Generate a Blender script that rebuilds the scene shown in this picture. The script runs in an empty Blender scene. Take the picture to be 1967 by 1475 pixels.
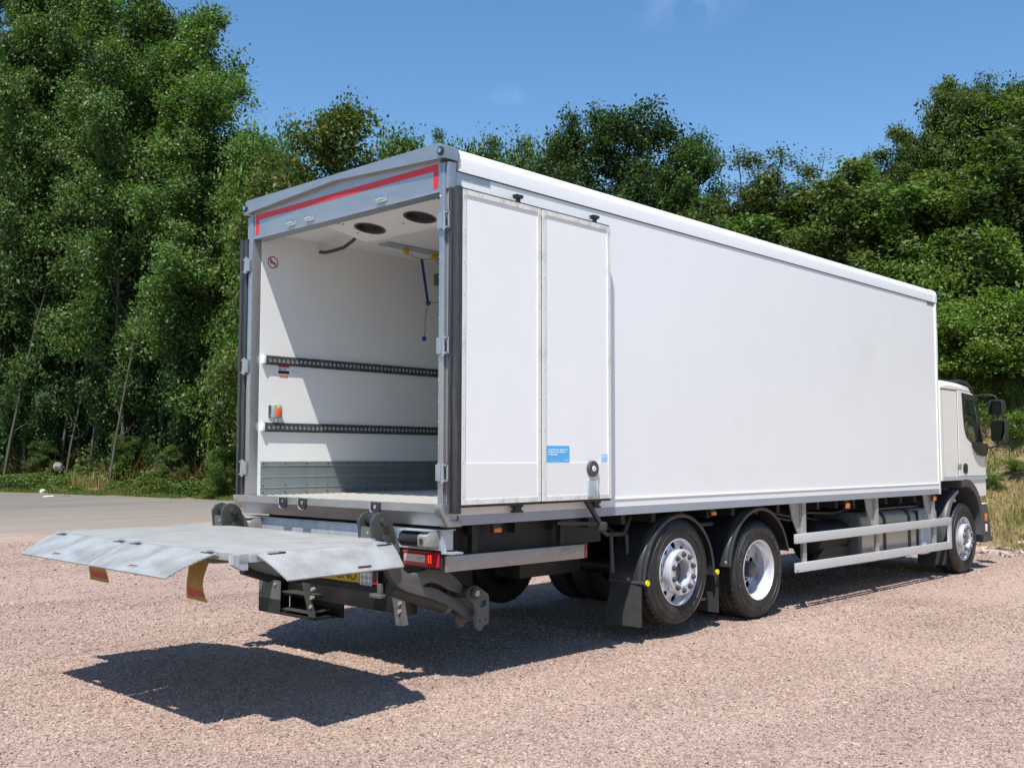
import bpy, bmesh, math, random
import numpy as np
from mathutils import Vector, Matrix
from mathutils.geometry import tessellate_polygon

R = math.radians
scene = bpy.context.scene
col = scene.collection

# ------------------------------------------------------------------ camera
CAM = Vector((-5.0947, -5.4495, 1.6582))
YAW, PITCH, ROLL = R(43.3975), R(3.9492), R(0.1004)
FPX = 1987.41
cd = bpy.data.cameras.new('camera')
cam = bpy.data.objects.new('camera', cd)
col.objects.link(cam)
fw = Vector((math.cos(PITCH) * math.cos(YAW), math.cos(PITCH) * math.sin(YAW), math.sin(PITCH)))
rt0 = Vector((math.sin(YAW), -math.cos(YAW), 0))
up0 = rt0.cross(fw)
rt = rt0 * math.cos(ROLL) + up0 * math.sin(ROLL)
up = -rt0 * math.sin(ROLL) + up0 * math.cos(ROLL)
M = Matrix((rt, up, -fw)).transposed().to_4x4()
M.translation = CAM
cam.matrix_world = M
cd.sensor_width = 36.0
cd.sensor_fit = 'HORIZONTAL'
cd.lens = FPX / 1967.0 * 36.0
cd.clip_start = 0.1
cd.clip_end = 2000
scene.camera = cam

# ------------------------------------------------------------------ sky + sun
SUN = Vector((-0.45, -0.262, 1.0)).normalized()
el = math.asin(SUN.z)
world = bpy.data.worlds.new('World')
scene.world = world
world.use_nodes = True
nt = world.node_tree
nt.nodes.clear()
out = nt.nodes.new('ShaderNodeOutputWorld')
bg = nt.nodes.new('ShaderNodeBackground')
sky = nt.nodes.new('ShaderNodeTexSky')
sky.sky_type = 'NISHITA'
sky.sun_disc = False
sky.sun_elevation = el
sky.sun_rotation = math.atan2(SUN.x, SUN.y)
sky.altitude = 100
sky.air_density = 1.15
sky.dust_density = 0.35
sky.ozone_density = 3.0
bg.inputs['Strength'].default_value = 0.116
# thin cirrus wisps
tc = nt.nodes.new('ShaderNodeTexCoord')
mp = nt.nodes.new('ShaderNodeMapping')
mp.inputs['Scale'].default_value = (2.2, 5.0, 9.0)
mp.inputs['Rotation'].default_value = (0.2, 0.1, 0.6)
nz = nt.nodes.new('ShaderNodeTexNoise')
nz.inputs['Scale'].default_value = 1.6
nz.inputs['Detail'].default_value = 7
nz.inputs['Roughness'].default_value = 0.62
cr = nt.nodes.new('ShaderNodeValToRGB')
cr.color_ramp.elements[0].position = 0.66
cr.color_ramp.elements[0].color = (0, 0, 0, 1)
cr.color_ramp.elements[1].position = 0.86
cr.color_ramp.elements[1].color = (0.16, 0.16, 0.16, 1)
mx = nt.nodes.new('ShaderNodeMix')
mx.data_type = 'RGBA'
L = nt.links.new
L(tc.outputs['Generated'], mp.inputs['Vector'])
L(mp.outputs['Vector'], nz.inputs['Vector'])
L(nz.outputs['Fac'], cr.inputs['Fac'])
L(cr.outputs['Color'], mx.inputs['Factor'])
L(sky.outputs['Color'], mx.inputs['A'])
mx.inputs['B'].default_value = (7.5, 8.2, 9.0, 1)
hsv = nt.nodes.new('ShaderNodeHueSaturation')
hsv.inputs['Saturation'].default_value = 1.20
# two faint isolated wisps, each a soft patch of the sky dome broken up by the same noise
def wisp(src, px, py, rad, amt):
    d = (fw + rt * ((px - 983.5) / FPX) - up * ((py - 737.5) / FPX)).normalized()
    dp = nt.nodes.new('ShaderNodeVectorMath')
    dp.operation = 'DISTANCE'
    mq = nt.nodes.new('ShaderNodeMapping')
    mq.inputs['Location'].default_value = tuple(-d)
    L(tc.outputs['Generated'], mq.inputs['Vector'])
    ms_ = nt.nodes.new('ShaderNodeVectorMath')
    ms_.operation = 'MULTIPLY'
    ms_.inputs[1].default_value = (1.0, 1.0, 2.6)
    L(mq.outputs['Vector'], ms_.inputs[0])
    L(ms_.outputs['Vector'], dp.inputs[0])
    mr_ = nt.nodes.new('ShaderNodeMapRange')
    mr_.interpolation_type = 'SMOOTHERSTEP'
    mr_.inputs['From Min'].default_value = rad
    mr_.inputs['From Max'].default_value = 0.0
    mr_.inputs['To Min'].default_value = 0.0
    mr_.inputs['To Max'].default_value = amt
    L(dp.outputs['Value'], mr_.inputs['Value'])
    nn_ = nt.nodes.new('ShaderNodeTexNoise')
    nn_.inputs['Scale'].default_value = 34
    nn_.inputs['Detail'].default_value = 5
    L(tc.outputs['Generated'], nn_.inputs['Vector'])
    mm = nt.nodes.new('ShaderNodeMath')
    mm.operation = 'MULTIPLY'
    L(mr_.outputs['Result'], mm.inputs[0])
    rn_ = nt.nodes.new('ShaderNodeMapRange')
    rn_.inputs['From Min'].default_value = 0.40
    rn_.inputs['From Max'].default_value = 0.72
    L(nn_.outputs['Fac'], rn_.inputs['Value'])
    L(rn_.outputs['Result'], mm.inputs[1])
    mw = nt.nodes.new('ShaderNodeMix')
    mw.data_type = 'RGBA'
    L(mm.outputs['Value'], mw.inputs['Factor'])
    L(src, mw.inputs['A'])
    mw.inputs['B'].default_value = (7.5, 8.2, 9.0, 1)
    return mw.outputs['Result']
s_ = wisp(mx.outputs['Result'], 1310, 6, 0.085, 0.10)
s_ = wisp(s_, 972, 184, 0.034, 0.09)
L(s_, hsv.inputs['Color'])
L(hsv.outputs['Color'], bg.inputs['Color'])
L(bg.outputs['Background'], out.inputs['Surface'])

sd = bpy.data.lights.new('sun', 'SUN')
sd.energy = 5.0
sd.angle = R(0.53)
sd.color = (1.0, 0.95, 0.88)
sun = bpy.data.objects.new('sun', sd)
sun.rotation_euler = SUN.to_track_quat('Z', 'Y').to_euler()
sun.location = (0, 0, 60)
col.objects.link(sun)

scene.view_settings.view_transform = 'Standard'
scene.view_settings.look = 'None'
scene.view_settings.exposure = 0.48
scene.view_settings.gamma = 1.0
scene.view_settings.use_curve_mapping = False
scene.cycles.max_bounces = 8
scene.cycles.transparent_max_bounces = 12

# ------------------------------------------------------------------ materials
def newmat(name):
    m = bpy.data.materials.new(name)
    m.use_nodes = True
    return m, m.node_tree, m.node_tree.nodes['Principled BSDF']

def mat(name, c, rough=0.5, metal=0.0, var=0.12, vscale=6.0, bump=0.0, bscale=40.0, stretch=(1, 1, 1),
        dirt=None, dirt_amt=0.0, dirt_scale=3.0, coat=0.0, spec=0.5, rvar=0.0):
    m, t, b = newmat(name)
    l = t.links.new
    tc = t.nodes.new('ShaderNodeTexCoord')
    mp = t.nodes.new('ShaderNodeMapping')
    mp.inputs['Scale'].default_value = stretch
    l(tc.outputs['Object'], mp.inputs['Vector'])
    n = t.nodes.new('ShaderNodeTexNoise')
    n.inputs['Scale'].default_value = vscale
    n.inputs['Detail'].default_value = 6
    n.inputs['Roughness'].default_value = 0.6
    l(mp.outputs['Vector'], n.inputs['Vector'])
    r = t.nodes.new('ShaderNodeValToRGB')
    lo = tuple(max(0, x * (1 - var)) for x in c) + (1,)
    hi = tuple(min(1, x * (1 + var)) for x in c) + (1,)
    r.color_ramp.elements[0].position = 0.3
    r.color_ramp.elements[0].color = lo
    r.color_ramp.elements[1].position = 0.7
    r.color_ramp.elements[1].color = hi
    l(n.outputs['Fac'], r.inputs['Fac'])
    csock = r.outputs['Color']
    if dirt is not None:
        n2 = t.nodes.new('ShaderNodeTexNoise')
        n2.inputs['Scale'].default_value = dirt_scale
        n2.inputs['Detail'].default_value = 9
        n2.inputs['Roughness'].default_value = 0.72
        l(mp.outputs['Vector'], n2.inputs['Vector'])
        r2 = t.nodes.new('ShaderNodeValToRGB')
        r2.color_ramp.elements[0].position = 0.62 - 0.35 * dirt_amt
        r2.color_ramp.elements[0].color = (0, 0, 0, 1)
        r2.color_ramp.elements[1].position = 0.80 - 0.2 * dirt_amt
        r2.color_ramp.elements[1].color = (1, 1, 1, 1)
        l(n2.outputs['Fac'], r2.inputs['Fac'])
        x = t.nodes.new('ShaderNodeMix')
        x.data_type = 'RGBA'
        l(r2.outputs['Color'], x.inputs['Factor'])
        l(csock, x.inputs['A'])
        x.inputs['B'].default_value = tuple(dirt) + (1,)
        csock = x.outputs['Result']
    l(csock, b.inputs['Base Color'])
    b.inputs['Roughness'].default_value = rough
    if rvar:
        mr = t.nodes.new('ShaderNodeMapRange')
        mr.inputs['To Min'].default_value = max(0.03, rough - rvar)
        mr.inputs['To Max'].default_value = min(1, rough + rvar)
        l(n.outputs['Fac'], mr.inputs['Value'])
        l(mr.outputs['Result'], b.inputs['Roughness'])
    b.inputs['Metallic'].default_value = metal
    b.inputs['Coat Weight'].default_value = coat
    b.inputs['Coat Roughness'].default_value = 0.08
    b.inputs['Specular IOR Level'].default_value = spec
    if bump:
        n3 = t.nodes.new('ShaderNodeTexNoise')
        n3.inputs['Scale'].default_value = bscale
        n3.inputs['Detail'].default_value = 4
        l(mp.outputs['Vector'], n3.inputs['Vector'])
        bp = t.nodes.new('ShaderNodeBump')
        bp.inputs['Strength'].default_value = bump
        bp.inputs['Distance'].default_value = 0.01
        l(n3.outputs['Fac'], bp.inputs['Height'])
        l(bp.outputs['Normal'], b.inputs['Normal'])
    return m

WHITE = mat('white_grp', (0.83, 0.835, 0.83), 0.30, var=0.015, vscale=1.2, bump=0.06, bscale=1.1, coat=0.25, dirt=(0.79, 0.785, 0.77), dirt_amt=0.2, dirt_scale=0.7)
RAILW = mat('white_rail', (0.81, 0.815, 0.815), 0.34, var=0.01, coat=0.3)
CABW = mat('cab_paint', (0.80, 0.79, 0.74), 0.25, var=0.012, coat=0.5)
INNER = mat('inner_grp', (0.77, 0.775, 0.765), 0.45, var=0.02, vscale=3, bump=0.03, bscale=30)
DOORW = mat('door_inner_grp', (0.83, 0.83, 0.82), 0.40, var=0.015, vscale=2)
KICKW = mat('door_kick_plate', (0.79, 0.785, 0.75), 0.45, var=0.02, bump=0.12, bscale=60, stretch=(1, 1, 4))
DOORALU = mat('grimy_door_trim', (0.70, 0.70, 0.66), 0.5, var=0.06, vscale=25, dirt=(0.33, 0.32, 0.27), dirt_amt=0.28, dirt_scale=9, stretch=(1, 1, 0.5))
GASK = mat('door_gasket_rubber', (0.035, 0.036, 0.04), 0.5, var=0.35, vscale=10, stretch=(6, 6, 0.6), dirt=(0.10, 0.10, 0.11), dirt_amt=0.2, dirt_scale=4)
STEEL = mat('brushed_stainless', (0.40, 0.41, 0.42), 0.34, metal=0.75, var=0.07, vscale=14, stretch=(1, 0.3, 1), rvar=0.06)
STEELD = mat('stainless_sill', (0.40, 0.39, 0.38), 0.46, metal=0.75, var=0.12, vscale=8, stretch=(1, 0.6, 3), dirt=(0.25, 0.22, 0.20), dirt_amt=0.15, rvar=0.08)
POSTM = mat('post_metal', (0.40, 0.42, 0.46), 0.38, metal=0.7, var=0.08, vscale=10, stretch=(4, 4, 0.5))
GALV = mat('galvanised', (0.50, 0.55, 0.60), 0.45, metal=0.5, var=0.16, vscale=18, stretch=(1, 1, 0.25), dirt=(0.30, 0.32, 0.34), dirt_amt=0.2, dirt_scale=6)
KICKG = mat('galvanised_kick', (0.29, 0.33, 0.34), 0.42, metal=0.55, var=0.12, vscale=9, stretch=(1, 1, 0.5), dirt=(0.26, 0.30, 0.32), dirt_amt=0.12)
CHROME = mat('chrome', (0.82, 0.82, 0.84), 0.12, metal=1.0, var=0.03)
RAILB = mat('load_rail_steel', (0.095, 0.10, 0.10), 0.42, metal=0.35, var=0.2)
HOLE = mat('rail_hole_backing', (0.50, 0.51, 0.52), 0.5, metal=0.2, var=0.15)
BLACK = mat('black_plastic', (0.022, 0.022, 0.024), 0.42, var=0.2)
CHASS = mat('chassis_paint', (0.011, 0.011, 0.012), 0.55, var=0.3, vscale=5, dirt=(0.032, 0.027, 0.023), dirt_amt=0.3)
GUARD = mat('mudguard_plastic', (0.030, 0.031, 0.033), 0.36, var=0.15, vscale=5, bump=0.03, dirt=(0.065, 0.055, 0.048), dirt_amt=0.2, dirt_scale=4)
FLAPR = mat('mudflap_rubber', (0.028, 0.029, 0.031), 0.7, var=0.2, vscale=12, bump=0.15, bscale=80)
TYRE = mat('tyre_rubber', (0.018, 0.0175, 0.0175), 0.55, var=0.2, vscale=7, dirt=(0.075, 0.058, 0.047), dirt_amt=0.30, dirt_scale=2.5)
TYRET = mat('tyre_lettering', (0.10, 0.10, 0.10), 0.5, var=0.1)
RIM = mat('wheel_silver', (0.66, 0.68, 0.72), 0.30, metal=0.45, var=0.05)
NUT = mat('nut_steel', (0.10, 0.10, 0.12), 0.4, metal=0.6, var=0.2)
LIFTG = mat('lift_arm_paint', (0.105, 0.106, 0.104), 0.5, var=0.12, vscale=5, dirt=(0.19, 0.185, 0.17), dirt_amt=0.12, dirt_scale=5)
LIFTD = mat('lift_dark_paint', (0.044, 0.045, 0.039), 0.5, var=0.18, vscale=6, dirt=(0.03, 0.03, 0.03), dirt_amt=0.25)
PLATF = mat('platform_deck', (0.33, 0.335, 0.325), 0.6, metal=0.15, var=0.14, vscale=3, bump=0.6, bscale=200, dirt=(0.22, 0.215, 0.20), dirt_amt=0.25, dirt_scale=2.2)
ALUR = mat('guard_rail_alu', (0.62, 0.64, 0.645), 0.42, metal=0.35, var=0.04, vscale=3, stretch=(0.4, 1, 1))
GALVP = mat('galvanised_post', (0.42, 0.42, 0.40), 0.5, metal=0.5, var=0.2, vscale=22, dirt=(0.2, 0.17, 0.13), dirt_amt=0.2)
TANK = mat('tank_alu', (0.60, 0.60, 0.61), 0.30, metal=0.75, var=0.05, rvar=0.05)
BOXW = mat('pale_box_paint', (0.62, 0.68, 0.74), 0.4, var=0.05)
GREYBAND = mat('grey_band', (0.37, 0.41, 0.46), 0.4, metal=0.3, var=0.04)
RED = mat('red_tape', (0.62, 0.02, 0.03), 0.4, var=0.04)
REDL = mat('red_lens', (0.45, 0.008, 0.012), 0.15, var=0.1, coat=0.6)
CLEARL = mat('clear_lens', (0.55, 0.55, 0.57), 0.2, metal=0.4, var=0.35, vscale=60)
AMBER = mat('amber_lens', (0.75, 0.20, 0.02), 0.25, var=0.08, coat=0.5)
YELL = mat('plate_yellow', (0.72, 0.47, 0.01), 0.4, var=0.03)
YREF = mat('yellow_reflector', (0.80, 0.70, 0.01), 0.3, var=0.05)
FLAGY = mat('faded_flag_yellow', (0.34, 0.20, 0.045), 0.7, var=0.1, vscale=12)
FLAGR = mat('faded_flag_red', (0.42, 0.045, 0.045), 0.65, var=0.15, vscale=25)
ORANGE = mat('orange_switch', (0.80, 0.13, 0.02), 0.4, var=0.1)
BOXGREY = mat('switch_box_grey', (0.30, 0.31, 0.33), 0.5, var=0.08)
BLUES = mat('blue_sticker', (0.10, 0.42, 0.80), 0.45, var=0.02)
BLUEP = mat('pale_blue_sticker', (0.36, 0.56, 0.82), 0.45, var=0.03)
BLUEST = mat('blue_webbing', (0.015, 0.05, 0.22), 0.8, var=0.1)
CORD = mat('grey_cord', (0.16, 0.15, 0.14), 0.8)
LETW = mat('white_print', (0.8, 0.85, 0.9), 0.5, var=0.01)
LETB = mat('black_print', (0.02, 0.02, 0.025), 0.5, var=0.01)
CHARC = mat('charcoal_trim', (0.065, 0.066, 0.07), 0.5, var=0.1, vscale=8)
STRIPE = mat('cab_stripe', (0.40, 0.42, 0.43), 0.4, var=0.03)
MIRG = mat('mirror_glass', (0.10, 0.12, 0.14), 0.03, metal=1.0, var=0.0)
SEAT = mat('seat_cloth', (0.05, 0.052, 0.06), 0.8)

m_, t_, b_ = newmat('led_red')
b_.inputs['Base Color'].default_value = (0.6, 0.01, 0.01, 1)
b_.inputs['Emission Color'].default_value = (1.0, 0.05, 0.02, 1)
b_.inputs['Emission Strength'].default_value = 1.6
LEDR = m_

def glass_mat():
    m, t, b = newmat('cab_glass')
    l = t.links.new
    o = t.nodes['Material Output']
    tr = t.nodes.new('ShaderNodeBsdfTransparent')
    tr.inputs['Color'].default_value = (0.62, 0.70, 0.66, 1)
    gl = t.nodes.new('ShaderNodeBsdfGlossy')
    gl.inputs['Roughness'].default_value = 0.02
    lw = t.nodes.new('ShaderNodeLayerWeight')
    lw.inputs['Blend'].default_value = 0.5
    fr = t.nodes.new('ShaderNodeMapRange')
    fr.inputs['From Min'].default_value = 0.45
    fr.inputs['To Min'].default_value = 0.03
    fr.inputs['To Max'].default_value = 0.22
    l(lw.outputs['Facing'], fr.inputs['Value'])
    mxs = t.nodes.new('ShaderNodeMixShader')
    l(fr.outputs['Result'], mxs.inputs['Fac'])
    l(tr.outputs['BSDF'], mxs.inputs[1])
    l(gl.outputs['BSDF'], mxs.inputs[2])
    l(mxs.outputs['Shader'], o.inputs['Surface'])
    t.nodes.remove(b)
    return m
GLASS = glass_mat()

def tread_mat(name, c, ang, scale, bumpk, metal=0.4, rough=0.45, dirt=(0.3, 0.3, 0.28)):
    """Chequer plate: short raised bars in two crossed directions."""
    m, t, b = newmat(name)
    l = t.links.new
    tc = t.nodes.new('ShaderNodeTexCoord')
    mp = t.nodes.new('ShaderNodeMapping')
    mp.inputs['Rotation'].default_value = (0, 0, ang)
    l(tc.outputs['Object'], mp.inputs['Vector'])
    br = t.nodes.new('ShaderNodeTexBrick')
    br.inputs['Scale'].default_value = scale
    br.inputs['Mortar Size'].default_value = 0.16
    br.inputs['Mortar Smooth'].default_value = 0.6
    br.inputs['Brick Width'].default_value = 1.1
    br.inputs['Row Height'].default_value = 0.42
    l(mp.outputs['Vector'], br.inputs['Vector'])
    n = t.nodes.new('ShaderNodeTexNoise')
    n.inputs['Scale'].default_value = 5
    n.inputs['Detail'].default_value = 8
    l(tc.outputs['Object'], n.inputs['Vector'])
    r = t.nodes.new('ShaderNodeValToRGB')
    r.color_ramp.elements[0].position = 0.35
    r.color_ramp.elements[0].color = tuple(dirt) + (1,)
    r.color_ramp.elements[1].position = 0.62
    r.color_ramp.elements[1].color = tuple(c) + (1,)
    l(n.outputs['Fac'], r.inputs['Fac'])
    l(r.outputs['Color'], b.inputs['Base Color'])
    b.inputs['Metallic'].default_value = metal
    b.inputs['Roughness'].default_value = rough
    bp = t.nodes.new('ShaderNodeBump')
    bp.inputs['Strength'].default_value = bumpk
    bp.inputs['Distance'].default_value = 0.006
    bp.invert = True
    l(br.outputs['Fac'], bp.inputs['Height'])
    l(bp.outputs['Normal'], b.inputs['Normal'])
    return m
FLAPG = tread_mat('galvanised_tread', (0.42, 0.435, 0.44), R(45), 26, 0.5, metal=0.35, rough=0.45, dirt=(0.29, 0.295, 0.285))
FLOORM = tread_mat('floor_plate', (0.34, 0.33, 0.30), R(48), 15, 0.9, metal=0.1, rough=0.5, dirt=(0.28, 0.27, 0.245))

FLOORB = mat('floor_bar', (0.60, 0.59, 0.55), 0.45, metal=0.1, var=0.06)

def ramp_noise(t, src, scale, detail, stops, rough=0.6):
    n = t.nodes.new('ShaderNodeTexNoise')
    n.inputs['Scale'].default_value = scale
    n.inputs['Detail'].default_value = detail
    n.inputs['Roughness'].default_value = rough
    t.links.new(src, n.inputs['Vector'])
    r = t.nodes.new('ShaderNodeValToRGB')
    while len(r.color_ramp.elements) < len(stops):
        r.color_ramp.elements.new(0.5)
    for e, (p, c) in zip(r.color_ramp.elements, stops):
        e.position = p
        e.color = tuple(c) + (1,)
    t.links.new(n.outputs['Fac'], r.inputs['Fac'])
    return n, r

GCOL = [(0.0, (0.209, 0.148, 0.125)), (0.18, (0.284, 0.199, 0.167)), (0.45, (0.33, 0.239, 0.199)), (0.7, (0.367, 0.281, 0.231)), (0.88, (0.4, 0.323, 0.268)), (1.0, (0.242, 0.187, 0.176))]

def gravel_ground_mat():
    m, t, b = newmat('gravel_bed')
    l = t.links.new
    tc = t.nodes.new('ShaderNodeTexCoord')
    v = t.nodes.new('ShaderNodeTexVoronoi')
    v.inputs['Scale'].default_value = 58
    l(tc.outputs['Object'], v.inputs['Vector'])
    sp = t.nodes.new('ShaderNodeSeparateColor')
    l(v.outputs['Color'], sp.inputs['Color'])
    r = t.nodes.new('ShaderNodeValToRGB')
    while len(r.color_ramp.elements) < len(GCOL):
        r.color_ramp.elements.new(0.5)
    for e, (p, c) in zip(r.color_ramp.elements, GCOL):
        e.position = p
        e.color = tuple(c) + (1,)
    l(sp.outputs['Red'], r.inputs['Fac'])
    n, r2 = ramp_noise(t, tc.outputs['Object'], 0.35, 5, [(0.32, (0.84, 0.80, 0.78)), (0.50, (1.0, 0.98, 0.96)), (0.70, (1.09, 1.08, 1.06))])
    x = t.nodes.new('ShaderNodeMix')
    x.data_type = 'RGBA'
    x.blend_type = 'MULTIPLY'
    x.inputs['Factor'].default_value = 1
    l(r.outputs['Color'], x.inputs['A'])
    l(r2.outputs['Color'], x.inputs['B'])
    gp_ = t.nodes.new('ShaderNodeNewGeometry')
    ms2 = t.nodes.new('ShaderNodeMapping')
    ms2.inputs['Scale'].default_value = (0.12, 1.5, 1.0)
    ms2.inputs['Rotation'].default_value = (0, 0, 0.25)
    l(gp_.outputs['Position'], ms2.inputs['Vector'])
    n5, r5 = ramp_noise(t, ms2.outputs['Vector'], 0.9, 4, [(0.38, (0.95, 0.94, 0.935)), (0.62, (1.06, 1.06, 1.055))])
    x2 = t.nodes.new('ShaderNodeMix')
    x2.data_type = 'RGBA'
    x2.blend_type = 'MULTIPLY'
    x2.inputs['Factor'].default_value = 1
    l(x.outputs['Result'], x2.inputs['A'])
    l(r5.outputs['Color'], x2.inputs['B'])
    l(x2.outputs['Result'], b.inputs['Base Color'])
    b.inputs['Roughness'].default_value = 0.85
    bp = t.nodes.new('ShaderNodeBump')
    bp.inputs['Strength'].default_value = 0.8
    bp.inputs['Distance'].default_value = 0.012
    bp.invert = True
    l(v.outputs['Distance'], bp.inputs['Height'])
    l(bp.outputs['Normal'], b.inputs['Normal'])
    return m
GRAVB = gravel_ground_mat()

def stone_mat(name, stops):
    m, t, b = newmat(name)
    l = t.links.new
    oi = t.nodes.new('ShaderNodeObjectInfo')
    r = t.nodes.new('ShaderNodeValToRGB')
    while len(r.color_ramp.elements) < len(stops):
        r.color_ramp.elements.new(0.5)
    for e, (p, c) in zip(r.color_ramp.elements, stops):
        e.position = p
        e.color = tuple(c) + (1,)
    l(oi.outputs['Random'], r.inputs['Fac'])
    tc = t.nodes.new('ShaderNodeTexCoord')
    g = t.nodes.new('ShaderNodeNewGeometry')
    n, r2 = ramp_noise(t, g.outputs['Position'], 0.35, 5, [(0.32, (0.84, 0.80, 0.78)), (0.50, (1.0, 0.98, 0.96)), (0.70, (1.09, 1.08, 1.06))])
    x = t.nodes.new('ShaderNodeMix')
    x.data_type = 'RGBA'
    x.blend_type = 'MULTIPLY'
    x.inputs['Factor'].default_value = 1
    l(r.outputs['Color'], x.inputs['A'])
    l(r2.outputs['Color'], x.inputs['B'])
    gp_ = t.nodes.new('ShaderNodeNewGeometry')
    ms2 = t.nodes.new('ShaderNodeMapping')
    ms2.inputs['Scale'].default_value = (0.12, 1.5, 1.0)
    ms2.inputs['Rotation'].default_value = (0, 0, 0.25)
    l(gp_.outputs['Position'], ms2.inputs['Vector'])
    n5, r5 = ramp_noise(t, ms2.outputs['Vector'], 0.9, 4, [(0.38, (0.95, 0.94, 0.935)), (0.62, (1.06, 1.06, 1.055))])
    x2 = t.nodes.new('ShaderNodeMix')
    x2.data_type = 'RGBA'
    x2.blend_type = 'MULTIPLY'
    x2.inputs['Factor'].default_value = 1
    l(x.outputs['Result'], x2.inputs['A'])
    l(r5.outputs['Color'], x2.inputs['B'])
    l(x2.outputs['Result'], b.inputs['Base Color'])
    b.inputs['Roughness'].default_value = 0.8
    return m
STONE = stone_mat('gravel_chip', GCOL)

def tarmac_mat():
    m, t, b = newmat('old_tarmac')
    l = t.links.new
    tc = t.nodes.new('ShaderNodeTexCoord')
    mp = t.nodes.new('ShaderNodeMapping')
    mp.inputs['Scale'].default_value = (0.25, 1.6, 1)
    mp.inputs['Rotation'].default_value = (0, 0, 0.12)
    l(tc.outputs['Object'], mp.inputs['Vector'])
    n, r = ramp_noise(t, mp.outputs['Vector'], 0.5, 8, [(0.3, (0.125, 0.114, 0.100)), (0.55, (0.165, 0.152, 0.133)), (0.75, (0.215, 0.192, 0.165))], 0.65)
    # tan dust trodden off the gravel, thinning away from its edge
    sx = t.nodes.new('ShaderNodeSeparateXYZ')
    g_ = t.nodes.new('ShaderNodeNewGeometry')
    l(g_.outputs['Position'], sx.inputs['Vector'])
    md = t.nodes.new('ShaderNodeMapRange')
    md.inputs['From Min'].default_value = 17.0
    md.inputs['From Max'].default_value = 30.0
    md.inputs['To Min'].default_value = 0.75
    md.inputs['To Max'].default_value = 0.0
    l(sx.outputs['Y'], md.inputs['Value'])
    n4, r4 = ramp_noise(t, mp.outputs['Vector'], 1.3, 7, [(0.30, (0.35, 0.35, 0.35)), (0.65, (1, 1, 1))], 0.7)
    mu = t.nodes.new('ShaderNodeMath')
    mu.operation = 'MULTIPLY'
    l(md.outputs['Result'], mu.inputs[0])
    l(r4.outputs['Color'], mu.inputs[1])
    xm = t.nodes.new('ShaderNodeMix')
    xm.data_type = 'RGBA'
    l(mu.outputs['Value'], xm.inputs['Factor'])
    l(r.outputs['Color'], xm.inputs['A'])
    xm.inputs['B'].default_value = (0.30, 0.245, 0.195, 1)
    l(xm.outputs['Result'], b.inputs['Base Color'])
    b.inputs['Roughness'].default_value = 0.9
    n2 = t.nodes.new('ShaderNodeTexNoise')
    n2.inputs['Scale'].default_value = 60
    l(tc.outputs['Object'], n2.inputs['Vector'])
    bp = t.nodes.new('ShaderNodeBump')
    bp.inputs['Strength'].default_value = 0.4
    bp.inputs['Distance'].default_value = 0.01
    l(n2.outputs['Fac'], bp.inputs['Height'])
    l(bp.outputs['Normal'], b.inputs['Normal'])
    return m
TARMAC = tarmac_mat()

def soil_mat():
    m, t, b = newmat('red_soil')
    l = t.links.new
    tc = t.nodes.new('ShaderNodeTexCoord')
    n, r = ramp_noise(t, tc.outputs['Object'], 0.9, 9, [(0.30, (0.07, 0.075, 0.025)), (0.45, (0.15, 0.125, 0.05)), (0.56, (0.24, 0.16, 0.09)), (0.72, (0.30, 0.165, 0.105))], 0.7)
    l(r.outputs['Color'], b.inputs['Base Color'])
    b.inputs['Roughness'].default_value = 0.95
    n2 = t.nodes.new('ShaderNodeTexNoise')
    n2.inputs['Scale'].default_value = 9
    n2.inputs['Detail'].default_value = 8
    l(tc.outputs['Object'], n2.inputs['Vector'])
    bp = t.nodes.new('ShaderNodeBump')
    bp.inputs['Strength'].default_value = 0.8
    bp.inputs['Distance'].default_value = 0.12
    l(n2.outputs['Fac'], bp.inputs['Height'])
    l(bp.outputs['Normal'], b.inputs['Normal'])
    return m
SOIL = soil_mat()

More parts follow.
